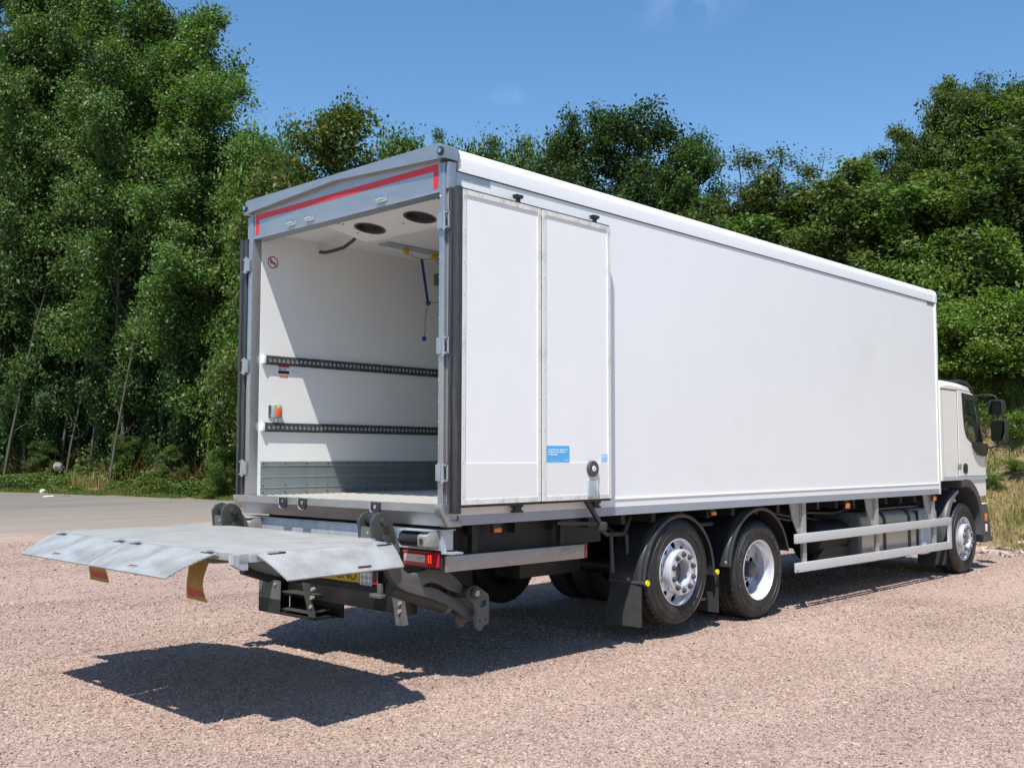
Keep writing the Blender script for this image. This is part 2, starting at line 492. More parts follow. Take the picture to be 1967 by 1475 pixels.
def leaf_mat(name, stops, trans=0.36, rough=0.5):
    m, t, b = newmat(name)
    l = t.links.new
    g = t.nodes.new('ShaderNodeNewGeometry')
    r = t.nodes.new('ShaderNodeValToRGB')
    while len(r.color_ramp.elements) < len(stops):
        r.color_ramp.elements.new(0.5)
    for e, (p, c) in zip(r.color_ramp.elements, stops):
        e.position = p
        e.color = tuple(c) + (1,)
    l(g.outputs['Random Per Island'], r.inputs['Fac'])
    oi = t.nodes.new('ShaderNodeObjectInfo')
    vr = t.nodes.new('ShaderNodeMapRange')
    vr.inputs['To Min'].default_value = 0.80
    vr.inputs['To Max'].default_value = 1.25
    l(oi.outputs['Random'], vr.inputs['Value'])
    hv = t.nodes.new('ShaderNodeHueSaturation')
    l(vr.outputs['Result'], hv.inputs['Value'])
    l(r.outputs['Color'], hv.inputs['Color'])
    g2 = t.nodes.new('ShaderNodeTexCoord')
    nh = t.nodes.new('ShaderNodeTexNoise')
    nh.inputs['Scale'].default_value = 0.9
    nh.inputs['Detail'].default_value = 2
    l(g2.outputs['Object'], nh.inputs['Vector'])
    mh = t.nodes.new('ShaderNodeMapRange')
    mh.inputs['From Min'].default_value = 0.3
    mh.inputs['From Max'].default_value = 0.7
    mh.inputs['To Min'].default_value = 0.515
    mh.inputs['To Max'].default_value = 0.478
    l(nh.outputs['Fac'], mh.inputs['Value'])
    l(mh.outputs['Result'], hv.inputs['Hue'])
    r = hv
    l(r.outputs['Color'], b.inputs['Base Color'])
    b.inputs['Roughness'].default_value = rough
    b.inputs['Specular IOR Level'].default_value = 0.35
    tr = t.nodes.new('ShaderNodeBsdfTranslucent')
    hs = t.nodes.new('ShaderNodeMix')
    hs.data_type = 'RGBA'
    hs.blend_type = 'MULTIPLY'
    hs.inputs['Factor'].default_value = 1.0
    l(r.outputs['Color'], hs.inputs['A'])
    hs.inputs['B'].default_value = (1.3, 1.5, 0.6, 1)
    l(hs.outputs['Result'], tr.inputs['Color'])
    ms = t.nodes.new('ShaderNodeMixShader')
    ms.inputs['Fac'].default_value = trans
    l(b.outputs['BSDF'], ms.inputs[1])
    l(tr.outputs['BSDF'], ms.inputs[2])
    l(ms.outputs['Shader'], t.nodes['Material Output'].inputs['Surface'])
    return m
LPOP = leaf_mat('poplar_leaf', [(0.0, (0.038, 0.080, 0.018)), (0.5, (0.066, 0.130, 0.028)), (0.85, (0.110, 0.180, 0.046)), (1.0, (0.18, 0.235, 0.095))], rough=0.45)
LOAK = leaf_mat('oak_leaf', [(0.0, (0.022, 0.050, 0.014)), (0.6, (0.040, 0.085, 0.020)), (1.0, (0.075, 0.125, 0.030))])
LMAP = leaf_mat('maple_leaf', [(0.0, (0.03, 0.06, 0.014)), (0.6, (0.06, 0.11, 0.022)), (0.88, (0.10, 0.15, 0.035)), (0.94, (0.20, 0.13, 0.03)), (1.0, (0.24, 0.12, 0.03))])
LHAW = leaf_mat('hawthorn_leaf', [(0.0, (0.035, 0.075, 0.012)), (0.6, (0.065, 0.13, 0.018)), (1.0, (0.12, 0.19, 0.03))])
LBRO = leaf_mat('bronze_leaf', [(0.0, (0.042, 0.070, 0.018)), (0.6, (0.075, 0.108, 0.028)), (1.0, (0.14, 0.105, 0.05))])
LBRA = leaf_mat('bramble_leaf', [(0.0, (0.045, 0.09, 0.014)), (0.6, (0.09, 0.16, 0.02)), (1.0, (0.15, 0.22, 0.035))])
LSHR = leaf_mat('shrub_leaf', [(0.0, (0.04, 0.075, 0.016)), (0.6, (0.075, 0.12, 0.024)), (1.0, (0.13, 0.17, 0.05))])
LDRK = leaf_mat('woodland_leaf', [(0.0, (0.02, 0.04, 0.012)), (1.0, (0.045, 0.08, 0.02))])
GRASSG = leaf_mat('green_grass', [(0.0, (0.06, 0.10, 0.018)), (0.6, (0.11, 0.15, 0.025)), (1.0, (0.20, 0.20, 0.055))], rough=0.6)
GRASSD = leaf_mat('dry_grass', [(0.0, (0.14, 0.13, 0.035)), (0.5, (0.26, 0.21, 0.075)), (1.0, (0.38, 0.30, 0.13))], rough=0.7)
BRACK = leaf_mat('brown_bracken', [(0.0, (0.06, 0.055, 0.015)), (0.5, (0.12, 0.095, 0.03)), (1.0, (0.20, 0.13, 0.05))], rough=0.7)
BARK = mat('grey_bark', (0.08, 0.074, 0.057), 0.9, var=0.35, vscale=4, bump=0.6, bscale=14, stretch=(1, 1, 0.3), dirt=(0.07, 0.075, 0.025), dirt_amt=0.4, dirt_scale=1.5)
BARKD = mat('dark_bark', (0.075, 0.062, 0.045), 0.9, var=0.3, vscale=4, bump=0.6, bscale=14, stretch=(1, 1, 0.3))
FLOWER = mat('yellow_petal', (0.75, 0.55, 0.02), 0.6, var=0.05)
LITTER = mat('white_litter', (0.72, 0.72, 0.74), 0.6, var=0.06)
LITSTONE = mat('pale_stone', (0.24, 0.21, 0.19), 0.9, var=0.2)

# ------------------------------------------------------------------ mesh helpers
class MB:
    def __init__(s):
        s.v = []
        s.f = []
    def add(s, vs, fs):
        o = len(s.v)
        s.v += [tuple(p) for p in vs]
        s.f += [tuple(i + o for i in f) for f in fs]
        return s
    def box(s, x0, x1, y0, y1, z0, z1):
        vs = [(x, y, z) for x in (x0, x1) for y in (y0, y1) for z in (z0, z1)]
        return s.add(vs, [(0, 1, 3, 2), (4, 6, 7, 5), (0, 4, 5, 1), (2, 3, 7, 6), (0, 2, 6, 4), (1, 5, 7, 3)])
    def bar(s, a, b, w, h=None):
        a, b = Vector(a), Vector(b)
        h = h or w
        d = (b - a).normalized()
        u = d.cross(Vector((0, 0, 1)))
        if u.length < 1e-3:
            u = Vector((1, 0, 0))
        u.normalize()
        n = u.cross(d)
        vs = []
        for p in (a, b):
            for i, j in ((-1, -1), (1, -1), (1, 1), (-1, 1)):
                vs.append(p + u * (w / 2 * i) + n * (h / 2 * j))
        return s.add(vs, [(3, 2, 1, 0), (4, 5, 6, 7), (0, 1, 5, 4), (1, 2, 6, 5), (2, 3, 7, 6), (3, 0, 4, 7)])
    def tube(s, pts, rad, n=8, cap=True):
        pts = [Vector(p) for p in pts]
        if not hasattr(rad, '__len__'):
            rad = [rad] * len(pts)
        o = []
        ref = None
        for i, p in enumerate(pts):
            d = (pts[min(i + 1, len(pts) - 1)] - pts[max(i - 1, 0)]).normalized()
            if ref is None:
                ref = Vector((0, 0, 1)) if abs(d.z) < 0.9 else Vector((1, 0, 0))
            u = d.cross(ref).normalized()
            w = u.cross(d).normalized()
            ref = w
            o.append([p + (u * math.cos(a) + w * math.sin(a)) * rad[i] for a in [2 * math.pi * k / n for k in range(n)]])
        vs = [q for r in o for q in r]
        fs = []
        for i in range(len(pts) - 1):
            for k in range(n):
                fs.append((i * n + k, i * n + (k + 1) % n, (i + 1) * n + (k + 1) % n, (i + 1) * n + k))
        if cap:
            fs.append(tuple(range(n - 1, -1, -1)))
            fs.append(tuple((len(pts) - 1) * n + k for k in range(n)))
        return s.add(vs, fs)
    def cyl(s, a, b, r, n=20, r2=None):
        return s.tube([a, b], [r, r if r2 is None else r2], n)
    def lathe(s, prof, c, n=48, axis='y'):
        """prof = [(radius, offset along axis)]"""
        vs = []
        for r, t in prof:
            for k in range(n):
                a = 2 * math.pi * k / n
                if axis == 'y':
                    vs.append((c[0] + r * math.cos(a), c[1] + t, c[2] + r * math.sin(a)))
                elif axis == 'x':
                    vs.append((c[0] + t, c[1] + r * math.cos(a), c[2] + r * math.sin(a)))
                else:
                    vs.append((c[0] + r * math.cos(a), c[1] + r * math.sin(a), c[2] + t))
        fs = []
        for i in range(len(prof) - 1):
            for k in range(n):
                fs.append((i * n + k, (i + 1) * n + k, (i + 1) * n + (k + 1) % n, i * n + (k + 1) % n))
        return s.add(vs, fs)
    def plate(s, outer, holes, to3, t0, t1):
        """polygon (with holes) in 2-D, extruded between t0 and t1; to3(u, v, t) -> 3-D point"""
        loops = [outer] + list(holes)
        tri = tessellate_polygon([[Vector((u, v, 0)) for u, v in lp] for lp in loops])
        flat = [p for lp in loops for p in lp]
        n = len(flat)
        vs = [to3(u, v, t0) for u, v in flat] + [to3(u, v, t1) for u, v in flat]
        fs = [tuple(t) for t in tri] + [tuple(i + n for i in reversed(t)) for t in tri]
        o = 0
        for lp in loops:
            m = len(lp)
            for i in range(m):
                a, b = o + i, o + (i + 1) % m
                fs.append((a, b, b + n, a + n))
            o += m
        return s.add(vs, fs)
    def prism_x(s, poly, x0, x1):      # poly in (y, z)
        return s.plate(poly, [], lambda u, v, t: (t, u, v), x0, x1)
    def prism_y(s, poly, y0, y1, holes=()):      # poly in (x, z)
        return s.plate(poly, holes, lambda u, v, t: (u, t, v), y0, y1)
    def prism_z(s, poly, z0, z1, holes=()):
        return s.plate(poly, holes, lambda u, v, t: (u, v, t), z0, z1)

WLOC = {}
def link(o, parent=None, loc=(0, 0, 0)):
    """link o with its origin at world point loc (nothing in the tree is rotated at build time)"""
    loc = Vector(loc)
    col.objects.link(o)
    if parent is not None:
        o.parent = parent
        o.location = loc - WLOC[parent.name]
    else:
        o.location = loc
    WLOC[o.name] = loc
    return o

def empty(name, loc, parent=None, label=None, cat=None, group=None):
    o = bpy.data.objects.new(name, None)
    o.empty_display_size = 0.3
    link(o, parent, loc)
    tag(o, label, cat, group)
    return o

def tag(o, label=None, cat=None, group=None, kind=None):
    if label: o['label'] = label
    if cat: o['category'] = cat
    if group: o['group'] = group
    if kind: o['kind'] = kind
    return o

def mk(name, mb, m, parent=None, loc=None, smooth=False, bev=0.0, seg=2, angle=35, label=None, kind=None):
    me = bpy.data.meshes.new(name)
    vs = mb.v
    if loc is None:
        xs = np.array(vs)
        loc = Vector(((xs[:, 0].min() + xs[:, 0].max()) / 2, (xs[:, 1].min() + xs[:, 1].max()) / 2, (xs[:, 2].min() + xs[:, 2].max()) / 2))
    else:
        loc = Vector(loc)
    me.from_pydata([(v[0] - loc.x, v[1] - loc.y, v[2] - loc.z) for v in vs], [], mb.f)
    bm = bmesh.new()
    bm.from_mesh(me)
    bmesh.ops.remove_doubles(bm, verts=bm.verts, dist=1e-5)
    bmesh.ops.recalc_face_normals(bm, faces=bm.faces)
    if bev:
        bmesh.ops.dissolve_limit(bm, angle_limit=0.01, verts=bm.verts, edges=bm.edges)
        ed = [e for e in bm.edges if len(e.link_faces) == 2 and e.calc_face_angle(0) > R(angle)]
        bmesh.ops.bevel(bm, geom=ed, offset=bev, segments=seg, profile=0.6, affect='EDGES', clamp_overlap=True)
    bm.to_mesh(me)
    bm.free()
    me.materials.append(m)
    o = bpy.data.objects.new(name, me)
    link(o, parent, loc)
    if smooth or bev:
        me.polygons.foreach_set('use_smooth', [True] * len(me.polygons))
        try:
            me.set_sharp_from_angle(angle=R(32))
        except Exception:
            pass
    if label: o['label'] = label
    if kind: o['kind'] = kind
    return o

def split_islands(o):
    """every loose piece of o becomes an object of its own (same parent, same name)"""
    bm = bmesh.new(); bm.from_mesh(o.data)
    seen, groups = set(), []
    for v in bm.verts:
        if v.index in seen: continue
        st, g = [v], []
        seen.add(v.index)
        while st:
            q = st.pop(); g.append(q.index)
            for e in q.link_edges:
                w = e.other_vert(q)
                if w.index not in seen:
                    seen.add(w.index); st.append(w)
        groups.append(g)
    bm.free()
    if len(groups) < 2: return
    src = o.data
    sm = len(src.polygons) and src.polygons[0].use_smooth
    for i, g in enumerate(groups):
        mp = {a: k for k, a in enumerate(g)}
        c = Vector((0, 0, 0))
        for a in g: c += src.vertices[a].co
        c /= len(g)
        me = bpy.data.meshes.new(o.data.name)
        me.from_pydata([tuple(src.vertices[a].co - c) for a in g], [], [tuple(mp[a] for a in p.vertices) for p in src.polygons if p.vertices[0] in mp])
        me.materials.append(src.materials[0])
        if sm: me.polygons.foreach_set('use_smooth', [True] * len(me.polygons)); me.set_sharp_from_angle(angle=R(32))
        if i == 0:
            base = o.location.copy()
            o.data = me
            o.location = base + c
        else:
            k = o.copy(); k.data = me
            col.objects.link(k)
            k.location = base + c

def dup(o, parent, loc, name=None):
    c = o.copy()
    link(c, parent, loc)
    return c

def text(name, body, size, m, parent, loc, rot, align='LEFT', ext=0.0008, sx=1.0):
    cu = bpy.data.curves.new(name, 'FONT')
    cu.body = body
    cu.size = size
    cu.extrude = ext
    cu.align_x = align
    cu.align_y = 'CENTER'
    cu.space_line = 0.95
    cu.materials.append(m)
    o = bpy.data.objects.new(name, cu)
    link(o, parent, loc)
    o.rotation_euler = rot
    o.scale = (sx, 1, 1)
    return o

def circ(cx, cy, r, n=20, ry=None):
    ry = r if ry is None else ry
    return [(cx + r * math.cos(2 * math.pi * k / n), cy + ry * math.sin(2 * math.pi * k / n)) for k in range(n)]

def fan(vs_poly, to3):
    pass

# ------------------------------------------------------------------ setting: ground
rng = np.random.default_rng(7)
BY = [-60, -10, 1, 10, 28, 43, 60, 110]
BX = [13.2, 13.4, 13.75, 14.4, 15.6, 13.0, 11.0, 6.0]
def base_x(y):
    return np.interp(y, BY, BX)
def terr(x, y):
    x = np.asarray(x, float); y = np.asarray(y, float)
    d = x - base_x(y)
    Hh = np.interp(y, [-20, 2, 12, 22, 34, 60], [4.6, 4.2, 3.2, 1.7, 1.15, 1.0])
    w = np.interp(y, [-20, 2, 12, 22, 34, 60], [6.5, 6.0, 7.0, 9.0, 8.0, 8.0])
    s = np.clip((d - 0.25) / w, 0, 1)
    z = Hh * (0.55 * s + 0.45 * s * s * (3 - 2 * s))
    z = z + np.clip(d - w, 0, 40) * np.interp(y, [0, 20, 40], [0.09, 0.05, 0.02])
    bump = 0.16 * np.sin(x * 1.3 + y * 0.7) * np.sin(y * 1.1 - x * 0.4) + 0.07 * np.sin(3.1 * x + 1.7 * y) + 0.05 * np.sin(5.3 * y - 2.9 * x)
    return z + bump * np.clip(s * 3, 0, 1) - 0.02 * (d < 0)
def tz(x, y):
    return float(terr(x, y))

def grid_obj(name, xs, ys, zf, m, kind='structure', smooth=True):
    X, Y = np.meshgrid(xs, ys, indexing='ij')
    Z = zf(X, Y)
    nx, ny = X.shape
    co = np.stack([X, Y, Z], -1).reshape(-1, 3)
    idx = np.arange(nx * ny).reshape(nx, ny)
    q = np.stack([idx[:-1, :-1], idx[1:, :-1], idx[1:, 1:], idx[:-1, 1:]], -1).reshape(-1, 4)
    return np_mesh(name, co, q, m, kind=kind, smooth=smooth)

def np_mesh(name, co, faces, m, parent=None, loc=(0, 0, 0), kind=None, smooth=False, linkit=True):
    me = bpy.data.meshes.new(name)
    k = faces.shape[1]
    me.vertices.add(len(co))
    me.vertices.foreach_set('co', np.ascontiguousarray(co, dtype=np.float32).ravel())
    me.loops.add(faces.size)
    me.loops.foreach_set('vertex_index', np.ascontiguousarray(faces, dtype=np.int32).ravel())
    me.polygons.add(len(faces))
    me.polygons.foreach_set('loop_start', np.arange(0, faces.size, k, dtype=np.int32))
    if smooth:
        me.polygons.foreach_set('use_smooth', np.ones(len(faces), dtype=bool))
    me.update(calc_edges=True)
    me.materials.append(m)
    o = bpy.data.objects.new(name, me)
    if linkit:
        link(o, parent, loc)
    if kind: o['kind'] = kind
    return o

# wide sheet to the horizon, tarmac yard, gravel bed with an irregular edge, bank
far_ = MB().add([(-500, -500, -0.06), (600, -500, -0.06), (600, 600, -0.06), (-500, 600, -0.06)], [(0, 1, 2, 3)])
mk('ground', far_, SOIL, kind='structure')
yard = MB().add([(-90, -70, -0.012), (16.5, -70, -0.012), (16.5, 120, -0.012), (-90, 120, -0.012)], [(0, 1, 2, 3)])
mk('tarmac_road', yard, TARMAC, kind='structure')
edge = []
r_ = random.Random(3)
xg = np.arange(-45, 15.6, 0.35)
for x in xg:
    edge.append((float(x), 17.35 + 0.35 * math.sin(x * 0.9) + 0.2 * math.sin(x * 2.3 + 1) + r_.uniform(-0.12, 0.12)))
gp = [(-45.0, -40.0), (15.25, -40.0)] + edge[::-1]
gm = MB().add([(x, y, 0.0) for x, y in gp], [tuple(range(len(gp)))])
mk('gravel_bed', gm, GRAVB, kind='structure', loc=(0, 0, 0))
def bank_z(X, Y):
    return terr(X, Y)
ys = np.concatenate([np.arange(-60, -14, 2.0), np.arange(-14, 24, 0.3), np.arange(24, 110, 0.9)])
us = np.concatenate([np.arange(0, 9, 0.25), np.arange(9, 30, 1.0), np.arange(30, 90, 6)])
U, Yb = np.meshgrid(us, ys, indexing='ij')
jit = 0.10 * np.sin(Yb * 2.1) + 0.08 * np.sin(Yb * 5.3 + 1) + 0.12 * np.sin(Yb * 0.7)
Xb = base_x(Yb) + U + jit * np.clip(1 - U / 3, 0, 1)
Zb = np.maximum(terr(Xb, Yb), 0.004 + 0.012 * np.clip(U, 0, 1)) 
Zb[0] = -0.01
nx, ny = U.shape
idx = np.arange(nx * ny).reshape(nx, ny)
qd = np.stack([idx[:-1, :-1], idx[1:, :-1], idx[1:, 1:], idx[:-1, 1:]], -1).reshape(-1, 4)
np_mesh('grass_bank', np.stack([Xb, Yb, Zb], -1).reshape(-1, 3), qd, SOIL, kind='structure', smooth=True)

# ------------------------------------------------------------------ loose gravel (instanced chips on real points)
def gn_scatter(name, pts, scl, rot, m, variants=4, subdiv=1, flat=True):
    me = bpy.data.meshes.new(name)
    me.vertices.add(len(pts))
    me.vertices.foreach_set('co', np.ascontiguousarray(pts, dtype=np.float32).ravel())
    for an, arr in (('chip_scale', scl), ('chip_rot', rot)):
        a = me.attributes.new(an, 'FLOAT_VECTOR', 'POINT')
        a.data.foreach_set('vector', np.ascontiguousarray(arr, dtype=np.float32).ravel())
    me.update()
    o = bpy.data.objects.new(name, me)
    link(o)
    o['kind'] = 'stuff'
    ng = bpy.data.node_groups.new(name, 'GeometryNodeTree')
    ng.interface.new_socket('Geometry', in_out='INPUT', socket_type='NodeSocketGeometry')
    ng.interface.new_socket('Geometry', in_out='OUTPUT', socket_type='NodeSocketGeometry')
    N = ng.nodes.new
    gi, go = N('NodeGroupInput'), N('NodeGroupOutput')
    l = ng.links.new
    g2i = N('GeometryNodeGeometryToInstance')
    for k in range(variants):
        ico = N('GeometryNodeMeshIcoSphere')
        ico.inputs['Radius'].default_value = 1.0
        ico.inputs['Subdivisions'].default_value = subdiv
        sp = N('GeometryNodeSetPosition')
        nz = N('ShaderNodeTexNoise')
        nz.noise_dimensions = '4D'
        nz.inputs['W'].default_value = k * 7.3
        nz.inputs['Scale'].default_value = 1.1
        sub = N('ShaderNodeVectorMath')
        sub.operation = 'SUBTRACT'
        sub.inputs[1].default_value = (0.5, 0.5, 0.5)
        mul = N('ShaderNodeVectorMath')
        mul.operation = 'SCALE'
        mul.inputs['Scale'].default_value = 2.1
        l(nz.outputs['Color'], sub.inputs[0])
        l(sub.outputs['Vector'], mul.inputs[0])
        l(ico.outputs['Mesh'], sp.inputs['Geometry'])
        l(mul.outputs['Vector'], sp.inputs['Offset'])
        sm = N('GeometryNodeSetMaterial')
        sm.inputs['Material'].default_value = m
        l(sp.outputs['Geometry'], sm.inputs['Geometry'])
        l(sm.outputs['Geometry'], g2i.inputs['Geometry'])
    iop = N('GeometryNodeInstanceOnPoints')
    iop.inputs['Pick Instance'].default_value = True
    l(gi.outputs[0], iop.inputs['Points'])
    l(g2i.outputs[0], iop.inputs['Instance'])
    rv = N('FunctionNodeRandomValue')
    rv.data_type = 'INT'
    for s_ in rv.inputs:
        if s_.type == 'INT' and s_.name == 'Min': s_.default_value = 0
        if s_.type == 'INT' and s_.name == 'Max': s_.default_value = variants - 1
    ro = [s_ for s_ in rv.outputs if s_.type == 'INT'][0]
    l(ro, iop.inputs['Instance Index'])
    for an, sock in (('chip_scale', 'Scale'), ('chip_rot', 'Rotation')):
        na = N('GeometryNodeInputNamedAttribute')
        na.data_type = 'FLOAT_VECTOR'
        na.inputs['Name'].default_value = an
        oo = [s_ for s_ in na.outputs if s_.enabled and s_.name == 'Attribute'][0]
        l(oo, iop.inputs[sock])
    l(iop.outputs['Instances'], go.inputs[0])
    md = o.modifiers.new('scatter', 'NODES')
    md.node_group = ng
    me.materials.append(m)
    return o

def wedge_points(r0, r1, n, half=R(36)):
    rr = np.sqrt(rng.uniform(r0 * r0, r1 * r1, n))
    aa = YAW + rng.uniform(-half, half, n)
    return CAM.x + rr * np.cos(aa), CAM.y + rr * np.sin(aa), rr
px_, py_ = [], []
for r0, r1, n in ((3.7, 6, 75000), (6, 9, 100000), (9, 13, 80000), (13, 22, 60000)):
    a, b, _ = wedge_points(r0, r1, n)
    px_.append(a); py_.append(b)
gx = np.concatenate(px_); gy = np.concatenate(py_)
ok = (gy < 17.2 + 0.35 * np.sin(gx * 0.9) + rng.uniform(-0.5, 0.25, len(gx)) + np.clip(rng.exponential(0.9, len(gx)) - 0.7, 0, 5)) & (gx < base_x(gy) + 0.25)
gx, gy = gx[ok], gy[ok]
n = len(gx)
rr = np.hypot(gx - CAM.x, gy - CAM.y)
size = rng.lognormal(math.log(0.0067), 0.25, n) * np.interp(rr, [4, 9, 20], [1.0, 1.2, 1.7])
gz = size * rng.uniform(-0.2, 0.35, n)
scl = np.stack([size * rng.uniform(0.9, 1.6, n), size * rng.uniform(0.7, 1.1, n), size * rng.uniform(0.4, 0.75, n)], -1)
rot = np.stack([rng.normal(0, 0.32, n), rng.normal(0, 0.32, n), rng.uniform(0, 6.283, n)], -1)
gn_scatter('gravel', np.stack([gx, gy, gz], -1), scl, rot, STONE)

# rubble line along the foot of the bank
n = 2600
ry = rng.uniform(-6, 7, n)
rx = base_x(ry) + rng.normal(0.0, 0.32, n) - 0.05
size = rng.lognormal(math.log(0.032), 0.45, n)
rz = size * 0.25 + np.maximum(0, terr(rx, ry))
scl = np.stack([size * rng.uniform(0.9, 1.7, n), size * rng.uniform(0.7, 1.1, n), size * rng.uniform(0.5, 0.9, n)], -1)
rot = np.stack([rng.normal(0, 0.4, n), rng.normal(0, 0.4, n), rng.uniform(0, 6.283, n)], -1)
RUBM = stone_mat('rubble_stone', [(0.0, (0.16, 0.12, 0.11)), (0.4, (0.30, 0.23, 0.20)), (0.75, (0.42, 0.34, 0.30)), (1.0, (0.55, 0.48, 0.44))])
gn_scatter('rubble_stones', np.stack([rx, ry, rz], -1), scl, rot, RUBM)

# ------------------------------------------------------------------ the truck
T = empty('refrigerated_truck', (4.5, 1.3, 0), None,
          'white box lorry parked on gravel with open rear doors and lowered tail lift', 'lorry')
W = 2.61
LB = 9.10
ZB, ZF, ZS, ZC = 1.152, 1.30, 3.74, 3.66

# --- body shell
mk('side_panel', MB().box(0.075, LB - 0.02, 0.0, 0.072, 1.225, ZS), WHITE, T)
mk('side_panel', MB().box(0.075, LB - 0.02, W - 0.072, W, 1.225, ZS), WHITE, T)
mk('inner_lining', MB().box(0.06, LB - 0.1, W - 0.078, W - 0.0735, ZF + 0.002, ZC), INNER, T)
mk('inner_lining', MB().box(0.06, LB - 0.1, 0.0735, 0.078, ZF + 0.002, ZC), INNER, T)
mk('front_wall', MB().box(LB - 0.08, LB, 0.06, W - 0.06, 1.2, ZC + 0.2), WHITE, T)
mk('roof_panel', MB().box(0.08, LB - 0.01, 0.085, W - 0.085, ZC + 0.006, 3.927), WHITE, T)
mk('ceiling_lining', MB().box(0.1, LB - 0.1, 0.079, W - 0.079, ZC, ZC + 0.005), INNER, T)
mk('load_floor', MB().box(-0.015, LB - 0.1, 0.074, W - 0.074, 1.2, ZF), FLOORM, T)
ft = MB()
dv_ = Vector((-0.41, -0.91, 0)).normalized()
k_ = -3.0
while k_ < 4.5:
    # raised bars of the tread plate, clipped to the strip of floor near the opening
    x0_ = k_
    pts_ = []
    ya_, yb_ = 0.10, W - 0.10
    xa_ = x0_ + (ya_ / dv_.y) * dv_.x
    xb_ = x0_ + (yb_ / dv_.y) * dv_.x
    # clip in x
    def cl(xq, a_, b_):
        t_ = (xq - a_[0]) / (b_[0] - a_[0])
        return (xq, a_[1] + t_ * (b_[1] - a_[1]))
    A_, B_ = (xa_, ya_), (xb_, yb_)
    if max(A_[0], B_[0]) > 0.0 and min(A_[0], B_[0]) < 2.6:
        if A_[0] > B_[0]: A_, B_ = B_, A_
        if A_[0] < 0.0: A_ = cl(0.0, A_, B_)
        if B_[0] > 2.6: B_ = cl(2.6, A_, B_)
        ft.bar((A_[0], A_[1], ZF + 0.0015), (B_[0], B_[1], ZF + 0.0015), 0.022, 0.006)
    k_ += 0.075
mk('floor_tread', ft, FLOORB, T, kind='stuff')
rail_prof = [(-0.010, ZS + 0.008), (-0.010, 3.84)] + [(0.085 - 0.095 * math.cos(a), 3.84 + 0.095 * math.sin(a)) for a in [R(15), R(30), R(45), R(60), R(75), R(90)]] + [(0.20, 3.937), (0.20, 3.90), (0.08, ZS + 0.008)]
for sgn in (0, 1):
    pr = [((y if not sgn else W - y), z) for y, z in rail_prof]
    rr_ = mk('roof_rail', MB().prism_x(pr, 0.085, LB - 0.075), RAILW, T, smooth=True)
    capo = [(yy - (0.004 if not sgn else -0.004) if (yy < 0.1 or yy > W - 0.1) else yy, zz + (0.003 if zz > 3.8 else 0)) for yy, zz in pr]
    mk('roof_rail_cap', MB().prism_x(capo, LB - 0.074, LB + 0.02), RAILW, T, smooth=True)
mk('rail_gap_shade', MB().box(0.08, LB - 0.03, -0.0045, 0.05, ZS - 0.0005, ZS + 0.0075), CHARC, T)  # dark strip standing in for the shadow in the seam below the roof rail
# bottom rails: white upper flange, grey band
for sgn in (0, 1):
    y0, y1 = (-0.006, 0.09) if not sgn else (W - 0.09, W + 0.006)
    mk('lower_rail', MB().box(0.10, LB - 0.05, y0, y1, 1.2235, 1.285), RAILW, T)
    mk('grey_band', MB().box(0.10, LB - 0.05, y0 - 0.003, y1 + 0.003, ZB, 1.223), GREYBAND, T)
    mk('rail_bead', MB().box(0.10, LB - 0.05, y0 - 0.006, y1 + 0.006, 1.2852, 1.295), RAILW, T)
    mk('corner_post', MB().box(LB - 0.0495, LB + 0.012, y0 - 0.004, y1 + 0.004, ZB - 0.004, ZS), RAILW, T, bev=0.008)
    ya, yb = (-0.004, 0.002) if not sgn else (W - 0.002, W + 0.004)
    mk('corner_plate', MB().prism_y([(0.055, 3.735), (0.42, 3.735), (0.42, 3.695), (0.115, 3.695), (0.115, 3.592), (0.055, 3.592)], ya, yb), STEEL, T)
    mk('corner_plate', MB().box(LB - 0.30, LB - 0.051, ya, yb, 3.70, 3.735), STEEL, T)

# --- rear frame
fr = empty('rear_frame', (0, 1.3, 2.4), T)
for sgn in (0, 1):
    f = (lambda y: y) if not sgn else (lambda y: W - y)
    a, b = sorted((f(0.012), f(0.074)))
    mk('post', MB().box(-0.035, 0.075, a, b, 1.305, 3.80), STEEL, fr, bev=0.012)
    a, b = sorted((f(-0.022), f(0.010)))
    mk('hinge_channel', MB().box(-0.012, 0.075, a, b, 1.18, 3.59), POSTM, fr, bev=0.004)
    a, b = sorted((f(-0.020), f(0.010)))
    mk('post', MB().box(-0.030, 0.052, a, b, 3.595, 3.80), STEEL, fr, bev=0.012)
    rv = MB()
    for k in range(15):
        rv.cyl((-0.038, f(0.062), 1.45 + k * 0.15), (-0.033, f(0.062), 1.45 + k * 0.15), 0.006, 8)
    mk('rivet_row', rv, CHROME, fr)
hd = mk('header_panel', MB().box(-0.022, 0.083, 0.076, W - 0.076, 3.604, 3.905), STEEL, fr)
mk('header_lip', MB().box(-0.026, 0.095, 0.076, W - 0.076, 3.585, 3.6035), POSTM, fr)
capp = [(-0.022, 3.815), (-0.022, 3.87), (0.0, 3.91), (0.035, 3.934), (W - 0.035, 3.934), (W, 3.91), (W + 0.022, 3.87), (W + 0.022, 3.815), (W / 2, 3.885)]
mk('header_cap', MB().prism_x(capp, -0.075, 0.084), STEEL, fr)
for y in (0.012, W - 0.012):
    b0 = mk('cap_bolt', MB().cyl((-0.088, y, 3.868), (-0.074, y, 3.868), 0.032, 18), BLACK, fr)
    mk('bolt_head', MB().cyl((-0.094, y, 3.868), (-0.0885, y, 3.868), 0.018, 12), CHROME, fr)
tp = MB()
tp.box(-0.0245, -0.0225, 0.10, W - 0.10, 3.752, 3.80)
tp.box(-0.0245, -0.0225, 0.10, 0.148, 3.618, 3.7519)
tp.box(-0.0245, -0.0225, W - 0.148, W - 0.10, 3.618, 3.7519)
mk('red_tape', tp, RED, fr)
